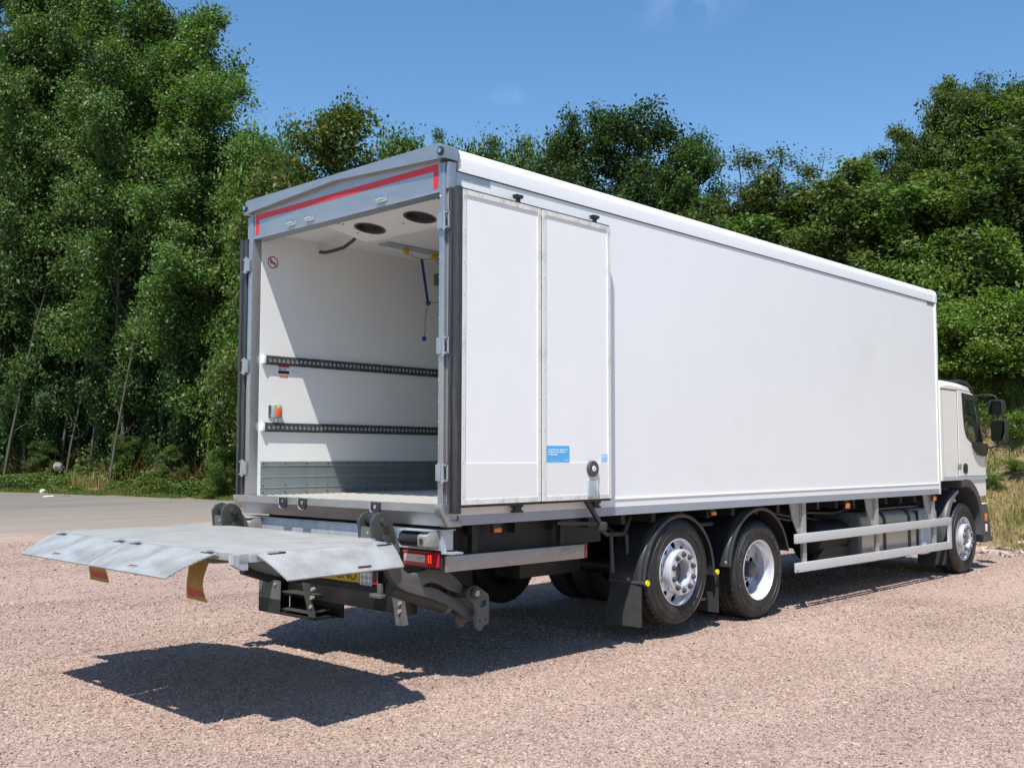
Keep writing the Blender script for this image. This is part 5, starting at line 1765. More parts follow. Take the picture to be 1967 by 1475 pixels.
layers = [(0.0, 0.075), (0.018, 0.038), (0.05, 0.012), (0.10, 0.0)]
for s in (0, 1):
    f = (lambda d: CY0 + d) if not s else (lambda d: CY1 - d)
    P0 = inset(side, layers[0][1])
    m = MB()
    m.prism_y(P0, min(f(0), f(0.012)), max(f(0), f(0.012)), holes=[win[::-1]])
    mk('cab_side', m, CABW, cb)
    m = MB()
    n = len(side)
    Ls = [[(x, f(d), z) for x, z in inset(side, i_)] for d, i_ in layers]
    vs = [p for l_ in Ls for p in l_]
    fs = []
    for i in range(len(Ls) - 1):
        for j in range(n - 0):
            if 15 <= j <= 22: continue
            fs.append((i * n + j, i * n + (j + 1) % n, (i + 1) * n + (j + 1) % n, (i + 1) * n + j))
    mk('cab_edge', MB().add(vs, fs), CABW, cb, smooth=True)
m = MB()
ya, yb = CY0 + 0.10, CY1 - 0.10
top = side[1:14]
vs = [(x, ya, z) for x, z in top] + [(x, yb, z) for x, z in top]
k = len(top)
m.add(vs, [(i, i + 1, k + i + 1, k + i) for i in range(0, 6)] + [(i, i + 1, k + i + 1, k + i) for i in range(9, k - 1)])
mk('cab_roof', m, CABW, cb, smooth=True)
mk('cab_rear', MB().box(9.295, 9.315, CY0 + 0.02, CY1 - 0.02, 1.32, 2.66), CABW, cb)
mk('cab_floor', MB().box(9.32, 11.0, CY0 + 0.03, CY1 - 0.03, 1.34, 1.37), CHASS, cb)
vs = [(x, y, z) for x, z in side[7:11] for y in (ya, yb)]
mk('windscreen', MB().add(vs, [(0, 1, 3, 2), (2, 3, 5, 4), (4, 5, 7, 6)]), GLASS, cb)
mk('inner_trim', MB().box(9.318, 9.33, CY0 + 0.05, CY1 - 0.05, 1.38, 2.6), SEAT, cb)
for y in (0.55, 1.55):
    mk('seat', MB().box(9.45, 9.60, y, y + 0.48, 1.60, 2.30).box(9.60, 10.05, y, y + 0.48, 1.48, 1.62), SEAT, cb, bev=0.05)
mk('dashboard', MB().box(10.55, 10.85, 0.15, 2.4, 1.55, 1.85), SEAT, cb, bev=0.05)
# door skin a few mm proud, with window, handle
dsk = [(9.93, 1.378), (9.93, 2.60), (10.40, 2.585), (10.55, 2.55), (10.62, 2.47), (10.70, 2.26), (10.90, 1.82), (10.955, 1.60), (10.985, 1.378)]
mk('panel_gap', MB().plate([(9.915, 1.37), (9.915, 2.612), (10.41, 2.598), (10.56, 2.565), (10.635, 2.475), (10.715, 2.265), (10.915, 1.82), (10.972, 1.60), (11.0, 1.37)], [win[::-1]], lambda u, v, t: (u, t, v), CY0 - 0.0015, CY0 + 0.0), BLACK, cb)
dr_ = mk('cab_door', MB().prism_y(dsk, CY0 - 0.012, CY0 - 0.002, holes=[win[::-1]]), CABW, T, bev=0.0)
wi = [(x + (10.42 - x) * 0.10, z + (2.2 - z) * 0.07) for x, z in win]
mk('window_seal', MB().plate(win, [wi[::-1]], lambda u, v, t: (u, t, v), CY0 - 0.0145, CY0 + 0.012), BLACK, dr_)
mk('window', MB().plate(wi, [], lambda u, v, t: (u, t, v), CY0 - 0.002, CY0 + 0.002), GLASS, dr_)
mk('window', MB().plate(win, [], lambda u, v, t: (u, t, v), CY1 - 0.006, CY1 - 0.002), GLASS, cb)
mk('window_visor', MB().prism_y([(10.07, 2.565), (10.60, 2.542), (10.66, 2.46), (10.09, 2.475)], CY0 - 0.022, CY0 - 0.0125), BLACK, dr_)
hp = rrect(10.065, 10.235, 1.415, 1.555, 0.05)
mk('door_handle', MB().prism_y(hp, CY0 - 0.020, CY0 - 0.0125), BLACK, dr_, bev=0.004)
text('model_number', '380', 0.12, CHARC, cb, (9.865, CY0 - 0.0135, 1.505), (R(90), 0, 0), sx=0.85)
mk('cab_stripe', MB().box(9.33, 11.015, CY0 - 0.0155, CY0 - 0.0125, 1.322, 1.372), STRIPE, cb)
mk('roof_gap', MB().box(9.31, 9.91, CY0 - 0.0035, CY0 - 0.0005, 2.585, 2.600), CHARC, cb)
mk('rear_pillar_gap', MB().prism_y([(9.372, 1.372), (9.388, 1.372), (9.372, 2.584), (9.36, 2.584)], CY0 - 0.0035, CY0 - 0.0005), STRIPE, cb)
mk('roof_visor', MB().plate([(10.05, 2.722), (10.42, 2.70), (10.58, 2.635), (10.70, 2.52), (10.74, 2.55), (10.60, 2.69), (10.44, 2.755), (10.2, 2.765)], [], lambda u, v, t: (u, t, v), CY0 + 0.03, CY1 - 0.03), BLACK, cb, bev=0.015)
mk('mirror_base', MB().plate([(10.40, 1.842), (10.97, 1.852), (11.0, 1.80), (10.96, 1.70), (10.84, 1.655), (10.62, 1.68), (10.48, 1.76)], [], lambda u, v, t: (u, t, v), CY0 - 0.06, CY0 - 0.0125), BLACK, cb, bev=0.018)
mk('front_lamp_strip', MB().box(11.045, 11.095, CY0 + 0.05, CY0 + 0.12, 1.12, 1.50), CHARC, cb, bev=0.02)
# bumper and wheel arches
bm_ = empty('front_bumper', (11, 1.27, 0.65), T)
mk('bumper_shell', MB().prism_y([(10.78, 0.42), (10.78, 0.965), (10.98, 0.965), (11.05, 0.93), (11.10, 0.80), (11.14, 0.70), (11.17, 0.42)], CY0 + 0.0, CY1 - 0.0), CHARC, bm_, bev=0.03)
mk('bumper_top', MB().box(10.84, 11.03, CY0 - 0.004, CY1 + 0.004, 0.950, 0.972), CABW, bm_, bev=0.006)
mk('bumper_foot', MB().box(10.80, 11.20, CY0 - 0.008, CY1 + 0.008, 0.395, 0.47), CHARC, bm_, bev=0.012)
mk('side_indicator', MB().box(10.90, 10.985, CY0 - 0.014, CY0 - 0.0005, 0.70, 0.815), AMBER, bm_, bev=0.006)
mk('reflector', MB().box(10.92, 10.985, CY0 - 0.010, CY0 - 0.0005, 0.55, 0.66), RAILW, bm_, bev=0.003)
for s in (0, 1):
    f = (lambda d: CY0 + d) if not s else (lambda d: CY1 - d)
    ac = MB()
    n = 16
    vs, fs = [], []
    for i in range(n + 1):
        a = R(104) - R(104 + 16) * i / n
        for rr_, d in ((0.565, -0.018), (0.665, -0.022), (0.675, 0.02), (0.675, 0.30), (0.565, 0.30)):
            vs.append((10.14 + rr_ * math.cos(a), f(d), 0.675 + rr_ * 0.985 * math.sin(a)))
    for i in range(n):
        for j in range(5):
            fs.append((i * 5 + j, i * 5 + (j + 1) % 5, (i + 1) * 5 + (j + 1) % 5, (i + 1) * 5 + j))
    fs += [(0, 1, 2, 3, 4), tuple(n * 5 + j for j in range(5))]
    mk('wheel_arch', ac.add(vs, fs), CHARC, cb, smooth=True)
g = mudguard(10.12, 0.56, 0.64, R(108), R(186), 0.06, 0.52, n=14)
mk('front_mudguard', g, CHARC, T, smooth=True)
mk('front_mudguard', mudguard(10.12, 0.56, 0.64, R(108), R(186), W - 0.52, W - 0.06, n=14), CHARC, T, smooth=True)
mk('mudflap', MB().box(9.47, 9.485, 0.08, 0.48, 0.16, 0.55), FLAPR, T)
# mirrors
mr = empty('mirror', (11.0, -0.12, 2.2), T)
m = MB()
m.tube([(10.62, 0.06, 2.54), (10.95, 0.04, 2.57), (11.04, -0.04, 2.57), (11.06, -0.10, 2.55), (11.06, -0.125, 2.50), (11.06, -0.125, 2.2), (11.06, -0.13, 1.90), (11.05, -0.11, 1.82), (11.03, -0.04, 1.79), (10.95, 0.03, 1.785)], 0.016, 8)
mk('mirror_arm', m, BLACK, mr, smooth=True)
def mhead(y0, y1, z0, z1, nm):
    pl = rrect(y0, y1, z0, z1, 0.045)
    h = mk(nm, MB().prism_x(pl, 11.0, 11.13), BLACK, mr, bev=0.025)
    gi = rrect(y0 + 0.02, y1 - 0.02, z0 + 0.02, z1 - 0.02, 0.03)
    mk('mirror_glass', MB().plate(gi, [], lambda u, v, t: (t, u, v), 10.996, 10.999), MIRG, h)
mhead(-0.225, 0.0, 2.27, 2.50, 'mirror_head')
mhead(-0.255, -0.03, 1.875, 2.205, 'mirror_head')
# fridge unit on the front wall
fu = mk('fridge_unit', MB().box(LB + 0.002, LB + 0.64, 0.20, 2.41, 2.92, 3.52), RAILW, T, bev=0.10, seg=4)
mk('fridge_grille', MB().box(LB + 0.12, LB + 0.45, 0.165, 0.198, 3.0, 3.2), BLACK, fu)
mk('cable_coil', MB().tube([(LB + 0.03, 0.35, 2.95), (LB + 0.09, 0.33, 2.7), (LB + 0.07, 0.36, 2.3), (LB + 0.10, 0.5, 1.6)], 0.03, 8), BLACK, T)

SPLIT = {'seal_lip', 'bolt', 'arm_bolt', 'screw', 'pin', 'flap_bolt', 'cross_member', 'floor_bearer', 'worn_strip', 'shelf', 'bar_bracket', 'mudguard_stay',
         'deck_rib', 'door_gasket', 'kick_bead', 'grey_diamond', 'door_trim', 'seat', 'deck_edge', 'conduit', 'label_print', 'label_figure', 'end_angle', 'red_tape'}
for o in list(bpy.data.objects):
    nm_ = o.name.split('.')[0]
    if o.type == 'MESH' and o.parent is not None:
        if nm_ in SPLIT:
            split_islands(o)
        elif nm_ in ('rivet_row', 'wheel_nuts', 'lit_leds', 'led_row', 'chevron', 'rail_web', 'fan_guard'):
            o['kind'] = 'stuff'

# ------------------------------------------------------------------ vegetation
def leaf_quads(P, N, size, asp=0.62, rs=rng):
    """one small folded leaf (two triangles sharing the midrib) per point"""
    n = len(P)
    N = N / np.linalg.norm(N, axis=1, keepdims=True)
    t = rs.normal(size=(n, 3))
    u = np.cross(N, t); u /= np.linalg.norm(u, axis=1, keepdims=True) + 1e-9
    v = np.cross(N, u)
    s = size[:, None]
    a = P - u * s * 0.5
    b = P + v * s * asp * 0.5 + N * s * 0.10
    c = P + u * s * 0.55
    d = P - v * s * asp * 0.5 + N * s * 0.10
    co = np.stack([a, b, c, d], 1).reshape(-1, 3)
    i = np.arange(n)[:, None] * 4
    f = np.concatenate([np.concatenate([i, i + 1, i + 2], 1), np.concatenate([i, i + 2, i + 3], 1)], 0)
    return co, f

def tubes_np(segs, k=5):
    """segs: list of (points Nx3, radii N) -> verts, quads"""
    V, F = [], []
    o = 0
    for pts, rad in segs:
        pts = np.asarray(pts); n = len(pts)
        d = np.gradient(pts, axis=0)
        d /= np.linalg.norm(d, axis=1, keepdims=True) + 1e-9
        ref = np.tile(np.array([0.31, 0.95, 0.05]), (n, 1))
        u = np.cross(d, ref); u /= np.linalg.norm(u, axis=1, keepdims=True) + 1e-9
        w = np.cross(u, d)
        a = np.arange(k) * 2 * math.pi / k
        ring = pts[:, None, :] + (u[:, None, :] * np.cos(a)[None, :, None] + w[:, None, :] * np.sin(a)[None, :, None]) * np.asarray(rad)[:, None, None]
        V.append(ring.reshape(-1, 3))
        idx = np.arange(n * k).reshape(n, k) + o
        q = np.stack([idx[:-1], np.roll(idx[:-1], -1, 1), np.roll(idx[1:], -1, 1), idx[1:]], -1).reshape(-1, 4)
        F.append(q)
        o += n * k
    return np.concatenate(V), np.concatenate(F)

def build_tree(seed, H, Rc, base, nleaf, lsize, stems=1, lean=0.6, up=0.5, shape='round', sig=0.30, sparse=1.0, trunk_r=None, nlimb=30):
    rs = np.random.default_rng(seed)
    segs, tips = [], []
    for st in range(stems):
        ang = rs.uniform(0, 6.283)
        off = np.array([math.cos(ang), math.sin(ang), 0]) * (0 if stems == 1 else rs.uniform(0.1, 0.45))
        ln = np.array([rs.normal(0, lean), rs.normal(0, lean), 0]) + off * (0 if stems == 1 else 2.2)
        n = 10
        t = np.linspace(0, 1, n)
        h = H * rs.uniform(0.86, 0.97)
        wob = np.cumsum(rs.normal(0, 0.010 * H, (n, 2)), 0) * 0.6
        wob -= wob[0]
        tr = np.stack([off[0] + ln[0] * t ** 1.3 + wob[:, 0], off[1] + ln[1] * t ** 1.3 + wob[:, 1], h * t], 1)
        r0 = (trunk_r or H * 0.013) / (stems ** 0.4)
        segs.append((tr, r0 * (1 - 0.86 * t) + r0 * 0.35 * np.exp(-t * 22)))
        for i in range(int(nlimb / stems)):
            tt = base + (0.99 - base) * ((i + rs.uniform(0, 1)) / (nlimb / stems))
            p0 = np.array([np.interp(tt, t, tr[:, c]) for c in range(3)])
            q = (tt - base) / (1 - base)
            if shape == 'round': pr = math.sqrt(max(0.06, 1 - (1.75 * q - 0.78) ** 2 / 1.05))
            elif shape == 'column': pr = (0.55 + 0.6 * math.sin(math.pi * min(1, q * 1.02 + 0.12))) * (1 - 0.45 * q)
            else: pr = 1.0 - 0.72 * q
            Ln = Rc * pr * rs.uniform(0.72, 1.12)
            az = i * 2.39996 + rs.uniform(-0.5, 0.5) + st * 1.7
            elv = up + 0.55 * q + rs.normal(0, 0.15)
            d = np.array([math.cos(az) * math.cos(elv), math.sin(az) * math.cos(elv), math.sin(elv)])
            m = 6
            s = np.linspace(0, 1, m)[:, None]
            bend = np.array([rs.normal(0, 0.12), rs.normal(0, 0.12), rs.normal(-0.05, 0.12)]) * Ln
            lim = p0 + d * Ln * s + bend * s ** 2
            rl = r0 * (1 - 0.86 * tt) * 0.5 + 0.008
            segs.append((lim, rl * (1 - 0.8 * s[:, 0])))
            nb = 5 + int(Ln * 2.2)
            for b in range(nb):
                sb = rs.uniform(0.30, 1.0) ** 0.8
                pb = np.array([np.interp(sb, s[:, 0], lim[:, c]) for c in range(3)])
                db = d * 0.5 + rs.normal(0, 0.55, 3) + np.array([0, 0, 0.15])
                db /= np.linalg.norm(db)
                Lb = (0.30 + 0.30 * (1 - sb)) * Ln * rs.uniform(0.5, 1.1) + 0.15
                if rs.uniform() < 0.45:
                    ss = np.linspace(0, 1, 3)[:, None]
                    segs.append((pb + db * Lb * ss, (rl * 0.35 + 0.004) * (1 - 0.7 * ss[:, 0])))
                for c in range(2 + int(Lb / 0.30)):
                    if rs.uniform() > sparse: continue
                    tips.append((pb + db * Lb * rs.uniform(0.25, 1.1), sig * rs.uniform(0.6, 1.25), rs.uniform(0.5, 1.5)))
        tips.append((tr[-1], sig, 1.5))
    C_ = np.array([a for a, _, _ in tips]); S_ = np.array([b for _, b, _ in tips]); Wt = np.array([c for _, _, c in tips])
    pick = rs.choice(len(C_), nleaf, p=Wt / Wt.sum())
    g = np.clip(rs.normal(0, 1, (nleaf, 3)), -1.55, 1.55) * np.array([1, 1, 0.72])
    P = C_[pick] + g * S_[pick][:, None]
    P[:, 2] = np.maximum(P[:, 2], 0.05)
    ctr = np.array([0, 0, H * (base + 1) / 2])
    outw = P - ctr; outw /= np.linalg.norm(outw, axis=1, keepdims=True) + 1e-9
    N = rs.normal(0, 0.75, (nleaf, 3)) + outw * 0.35 + np.array([0, 0, 0.65])
    co, f = leaf_quads(P, N, lsize * rs.lognormal(0, 0.25, nleaf), rs=rs)
    return tubes_np(segs), (co, f), H

ARCH = {}
def archetype(key, leafm, bark, *a, **k):
    (tv, tf), (lv, lf), H = build_tree(*a, **k)
    ARCH[key] = (tv, tf, lv, lf, H, leafm, bark)

archetype('poplar1', LPOP, BARK, 11, 22, 3.6, 0.18, 60000, 0.145, lean=1.0, up=0.5, shape='column', sig=0.33, nlimb=42, trunk_r=0.13)
archetype('poplar2', LPOP, BARK, 12, 22, 3.3, 0.22, 52000, 0.145, lean=1.4, up=0.55, shape='column', sig=0.33, nlimb=36, trunk_r=0.12)
archetype('poplar3', LPOP, BARK, 13, 20, 3.9, 0.14, 60000, 0.145, stems=2, lean=1.1, up=0.45, shape='round', sig=0.34, nlimb=42, trunk_r=0.13)
archetype('oak1', LOAK, BARKD, 21, 13, 3.1, 0.16, 50000, 0.13, lean=0.4, up=0.35, shape='round', sig=0.27, nlimb=38)
archetype('oak2', LOAK, BARKD, 22, 12, 2.4, 0.14, 36000, 0.13, lean=0.4, up=0.4, shape='round', sig=0.27, nlimb=30)
archetype('maple', LMAP, BARKD, 31, 12, 3.2, 0.12, 46000, 0.14, lean=0.4, up=0.45, shape='round', sig=0.30, nlimb=34)
archetype('ash', LHAW, BARK, 41, 12, 2.2, 0.25, 15000, 0.105, lean=0.5, up=0.75, shape='cone', sig=0.25, nlimb=22, sparse=0.6)
archetype('bronze', LBRO, BARKD, 51, 10, 2.8, 0.15, 24000, 0.085, stems=4, lean=0.9, up=0.95, shape='cone', sig=0.20, nlimb=34, sparse=0.75)
archetype('willow', LSHR, BARKD, 61, 11, 3.3, 0.08, 52000, 0.13, stems=2, lean=0.9, up=0.75, shape='round', sig=0.25, nlimb=30)
archetype('willow2', LSHR, BARKD, 62, 11, 3.5, 0.08, 46000, 0.125, stems=3, lean=1.2, up=0.7, shape='column', sig=0.24, nlimb=30)
archetype('hazel', LSHR, BARKD, 71, 6, 2.6, 0.02, 34000, 0.125, stems=5, lean=1.1, up=0.75, shape='round', sig=0.21, nlimb=30, trunk_r=0.09)
archetype('hazel2', LHAW, BARKD, 72, 6, 2.4, 0.02, 30000, 0.13, stems=4, lean=1.2, up=0.85, shape='column', sig=0.22, nlimb=26, trunk_r=0.09)
archetype('sapling', LOAK, BARKD, 73, 6, 2.6, 0.03, 24000, 0.15, stems=3, lean=1.0, up=0.6, shape='column', sig=0.26, nlimb=24, trunk_r=0.06)
archetype('sapling2', LOAK, BARKD, 74, 6, 2.4, 0.03, 20000, 0.15, stems=2, lean=1.0, up=0.7, shape='cone', sig=0.26, nlimb=22, trunk_r=0.06)
archetype('smallbush', LBRA, BARKD, 92, 1.0, 0.75, 0.02, 5000, 0.07, stems=5, lean=0.35, up=0.15, shape='cone', sig=0.11, nlimb=26, trunk_r=0.012)
archetype('hawthorn', LHAW, BARKD, 81, 6, 2.2, 0.04, 36000, 0.095, stems=3, lean=0.5, up=0.5, shape='round', sig=0.26, nlimb=32, trunk_r=0.09)
archetype('bramble', LBRA, BARKD, 91, 2.2, 2.0, 0.01, 26000, 0.10, stems=7, lean=0.7, up=0.10, shape='cone', sig=0.20, nlimb=42, trunk_r=0.02)

MESH = {}
def tree(key, name, px, dist, top, wide, label, cat='tree', group=None, rotz=None, xy=None):
    tv, tf, lv, lf, H, leafm, bark = ARCH[key]
    if key not in MESH:
        a = np_mesh('trunk', tv, tf, bark, linkit=False, smooth=True)
        b = np_mesh('crown', lv, lf, leafm, linkit=False)
        MESH[key] = (a.data, b.data)
        bpy.data.objects.remove(a); bpy.data.objects.remove(b)
    mt, mc = MESH[key]
    az = YAW - math.atan((px - 983.5) / FPX)
    x, y = CAM.x + dist * math.cos(az), CAM.y + dist * math.sin(az)
    g = tz(x, y) - 0.05
    depth = dist * math.cos(az - YAW)
    ztop = CAM.z + depth * (874.7 - top) / FPX * 1.01
    h = max(1.0, ztop - g)
    e = empty(name, (x, y, g), None, label, cat, group)
    k = h / H
    e.rotation_euler = (0, 0, rotz if rotz is not None else r_.uniform(0, 6.28))
    e.scale = (wide, wide, k)
    t_ = bpy.data.objects.new('trunk', mt); col.objects.link(t_); t_.parent = e
    c_ = bpy.data.objects.new('crown', mc); col.objects.link(c_); c_.parent = e
    return e

def edge_dist(px, off):
    az = YAW - math.atan((px - 983.5) / FPX)
    d = 12.0
    while CAM.x + d * math.cos(az) < base_x(CAM.y + d * math.sin(az)):
        d += 0.1
    return d + off
PG = 'tall poplars at the edge of the wood'
tree('poplar1', 'poplar_tree', -60, edge_dist(-60, 6.3), -190, 1.05, 'tall poplar cut off by the left edge behind the grass verge', group=PG)
tree('poplar3', 'poplar_tree', 35, edge_dist(35, 5.8), -140, 1.0, 'tall poplar with pale leaning trunk nearest the left edge of the wood', group=PG, rotz=0.6)
tree('poplar2', 'poplar_tree', 105, edge_dist(105, 7.3), -170, 1.0, 'tall slim poplar behind the pale stone in the verge', group=PG)
tree('poplar1', 'poplar_tree', 185, edge_dist(185, 8), -150, 1.0, 'tall full poplar right of the slim one, left of the thin grey trunk', group=PG)
tree('poplar2', 'poplar_tree', 235, edge_dist(235, 5.5), -110, 0.95, 'poplar with a thin grey trunk rising clear from the verge', group=PG, rotz=2.2)
tree('poplar3', 'poplar_tree', 300, edge_dist(300, 8), -90, 1.0, 'poplar of twin stems deep in the shade of the wood', group=PG)
tree('poplar1', 'poplar_tree', 398, edge_dist(398, 6.3), -130, 1.02, 'tall poplar whose crown ends the wood against the open sky', group=PG, rotz=1.0)
tree('poplar3', 'poplar_tree', 432, edge_dist(432, 8), 120, 0.92, 'lower poplar leaning out over the left side of the lorry', group=PG, rotz=4.0)
tree('poplar2', 'poplar_tree', 335, edge_dist(335, 12), 0, 1.0, 'poplar half hidden behind the last tall crown of the wood', group=PG)
tree('poplar1', 'poplar_tree', 130, edge_dist(130, 13), -120, 1.05, 'poplar standing in the back row behind the slim poplars', group=PG)
tree('poplar3', 'poplar_tree', 240, edge_dist(240, 14), -80, 1.1, 'dark poplar in the deep back of the wood', group=PG)
tree('poplar3', 'poplar_tree', 20, edge_dist(20, 12), -200, 1.1, 'poplar in the back row by the left edge of the wood', group=PG)
tree('poplar2', 'poplar_tree', 462, edge_dist(462, 7.3), 175, 0.7, 'slender young poplar beside the rear corner of the lorry', group=PG)
tree('hawthorn', 'hawthorn_tree', 500, 44, 290, 1.1, 'bright green hawthorn beside the top left corner of the lorry body')
tree('maple', 'maple_tree', 640, 37, 208, 0.92, 'rounded field maple with rusty seed bunches above the rear header', rotz=1.2)
tree('maple', 'maple_tree', 545, 40, 305, 0.8, 'low maple between the hawthorn and the rounded field maple', rotz=3.3)
tree('oak2', 'oak_tree', 750, 42, 285, 0.9, 'low oak behind the right shoulder of the field maple')
tree('ash', 'ash_tree', 836, 41, 248, 0.50, 'thin ash sapling top poking up beside the roof corner')
tree('ash', 'ash_tree', 945, 39, 262, 0.72, 'sparse pale ash with open branches above the lorry roof', rotz=0.5)
tree('ash', 'ash_tree', 1005, 37, 266, 0.6, 'second sparse ash, standing against the big dark oak')
tree('hawthorn', 'hawthorn_tree', 900, 40, 330, 1.1, 'low hawthorn peeping over the roof edge below the sparse ash')
tree('hawthorn', 'hawthorn_tree', 795, 41, 296, 1.15, 'hawthorn behind the roof corner, left of the thin sapling top')
tree('hawthorn', 'hawthorn_tree', 968, 40, 322, 1.1, 'hawthorn below the sparse pale ash, just over the roof edge', rotz=2.5)
tree('hawthorn', 'hawthorn_tree', 1035, 37, 312, 0.9, 'hawthorn joining the sparse ashes to the dark oaks', rotz=4.1)
tree('oak1', 'oak_tree', 1172, 33, 164, 0.82, 'big dark oak standing highest above the lorry roof', rotz=0.3)
tree('oak2', 'oak_tree', 1085, 34, 234, 0.62, 'left shoulder oak tucked against the big dark oak')
tree('oak2', 'oak_tree', 1328, 33, 246, 0.62, 'dark blunt topped oak just right of the biggest one', rotz=2.0)
tree('oak1', 'oak_tree', 1262, 34, 300, 0.6, 'low oak filling the gap between the two dark oaks', rotz=4.4)
tree('bronze', 'cherry_tree', 1492, 29, 260, 0.95, 'bronze leaved tree with bare twiggy top in the dip of the treeline', rotz=0.9)
tree('bronze', 'cherry_tree', 1425, 30, 345, 0.8, 'smaller bronze leaved tree left of the twiggy one')
tree('hawthorn', 'hawthorn_tree', 1625, 31, 362, 0.9, 'hawthorn filling the dip between the twiggy tree and the thin ash')
tree('ash', 'ash_tree', 1660, 28, 308, 0.60, 'thin leafy ash in the dip left of the wooded hill')
tree('willow', 'willow_tree', 1768, 30, 258, 0.44, 'olive green willow at the left foot of the hill trees', rotz=2.0)
tree('willow', 'willow_tree', 1885, 30, 160, 0.50, 'high willow near the top of the wooded hill', rotz=5.0)
tree('willow2', 'willow_tree', 1805, 31, 222, 0.46, 'willow with upright sprays halfway up the wooded hill', rotz=1.5)
tree('oak2', 'oak_tree', 1848, 32, 188, 0.52, 'small dark oak between two willows on the hill')
tree('willow2', 'willow_tree', 1722, 30, 282, 0.36, 'lowest willow at the left end of the wooded hill', rotz=4.2)
tree('willow', 'willow_tree', 2010, 29, 130, 0.95, 'tall willow cut off by the right edge on the hilltop', rotz=3.0)
tree('oak1', 'oak_tree', 1935, 35, 140, 0.62, 'dark oak rising behind the hilltop willows')
tree('willow2', 'willow_tree', 1692, 33, 300, 0.62, 'willow behind the thin ash in the dip')
HG = 'hazel bushes along the bank behind the lorry'
for px, d, tp, wd, lb in ((1395, 29.5, 430, 0.95, 'hazel bush rising behind the roof below the blunt oak'),
                          (1500, 29.5, 440, 0.95, 'hazel bush under the twiggy bronze tree'),
                          (1585, 29, 400, 0.95, 'hazel bush between the bronze tree and the thin ash'),
                          (1665, 28.5, 420, 0.95, 'hazel bush under the thin ash over the front roof edge'),
                          (1745, 28.5, 400, 0.95, 'hazel bush at the top front corner of the lorry body'),
                          (1830, 28.5, 380, 0.95, 'hazel bush above the lorry cab'),
                          (1915, 28.2, 360, 0.95, 'hazel bush on the bank right of the cab roof'),
                          (1995, 28, 340, 1.0, 'hazel bush cut off by the right edge'),
                          (1290, 30, 440, 0.95, 'hazel bush low behind the roof under the dark oaks')):
    tree('hazel' if px % 2 else 'hazel2', 'hazel_bush', px, d, tp, wd, lb, 'bush', HG)
def ground_hit(px, py):
    dv = (fw + rt * ((px - 983.5) / FPX) - up * ((py - 737.5) / FPX)).normalized()
    t = 10.0
    while t < 70:
        p = CAM + dv * t
        if p.z < max(0.0, tz(p.x, p.y)): break
        t += 0.05
    return (p - CAM).to_2d().length
BGp = 'bramble bushes on the bank'
for px, d, tp, wd, lb in ((1835, ground_hit(1835, 728), 610, 0.75, 'bramble thicket just above the cab roof'),
                          (1900, ground_hit(1900, 732), 600, 0.8, 'bramble mound on the bank right of the fridge body'),
                          (1965, ground_hit(1965, 730), 615, 0.75, 'bramble mound at the right edge of the bank'),
                          (1865, 27.2, 510, 0.95, 'upper bramble mound under the hazel bushes'),
                          (1950, 27.2, 490, 0.95, 'upper bramble mound near the right edge'),
                          (1780, 26.6, 540, 0.9, 'bramble hidden mostly by the front of the box body'),
                          (2030, 25.8, 600, 0.9, 'bramble mound beyond the right edge')):
    tree('bramble', 'bramble_bush', px, d, tp, wd, lb, 'bush', BGp)
tree('hawthorn', 'leafy_bush', 432, edge_dist(428, 0.9), 866, 0.40, 'bright broad leaved bush in the verge beside the left rear corner', 'bush')
def small_bush(px, py, h, w, label):
    d = ground_hit(px, py)
    e = tree('smallbush', 'leafy_bush', px, d, 900, w, label, 'bush')
    e.scale = (w, w, h)
small_bush(1910, 795, 0.62, 0.55, 'round green bush on the bank behind the upper mirror')
small_bush(1957, 842, 0.5, 0.6, 'light green bush on the bank right of the large mirror')
small_bush(1904, 935, 0.28, 0.25, 'low green clump beside the cab front')
small_bush(1962, 905, 0.22, 0.4, 'low creeping clump on the bare soil of the bank')
tree('hazel', 'leafy_bush', 250, edge_dist(250, 4.6), 850, 0.36, 'shaded bush at the foot of the thin grey trunk', 'bush')
tree('hazel', 'leafy_bush', 90, edge_dist(90, 4.8), 858, 0.36, 'olive bush behind the white litter in the verge', 'bush')
tree('hazel', 'leafy_bush', 340, edge_dist(340, 4.2), 866, 0.34, 'dark low bush left of the bright broad leaved bush', 'bush')

SG = 'shaded saplings inside the tall wood'
for px, off, tp, lb in ((30, 7, 520, 'shaded sapling behind the leftmost trunks'), (95, 6.5, 600, 'shaded sapling above the white litter'),
                        (160, 9, 480, 'taller shaded sapling in the middle of the tall wood'), (225, 8, 560, 'shaded sapling behind the thin grey trunk'),
                        (290, 7, 620, 'low shaded sapling right of the thin grey trunk'), (350, 9, 500, 'shaded sapling below the last tall poplar crown'),
                        (410, 7, 560, 'shaded sapling left of the open door edge'), (450, 6, 640, 'low shaded sapling next to the open door edge')):
    tree('sapling' if px % 20 else 'sapling2', 'sapling', px, edge_dist(px, off), tp, 0.85, lb, 'tree', SG)

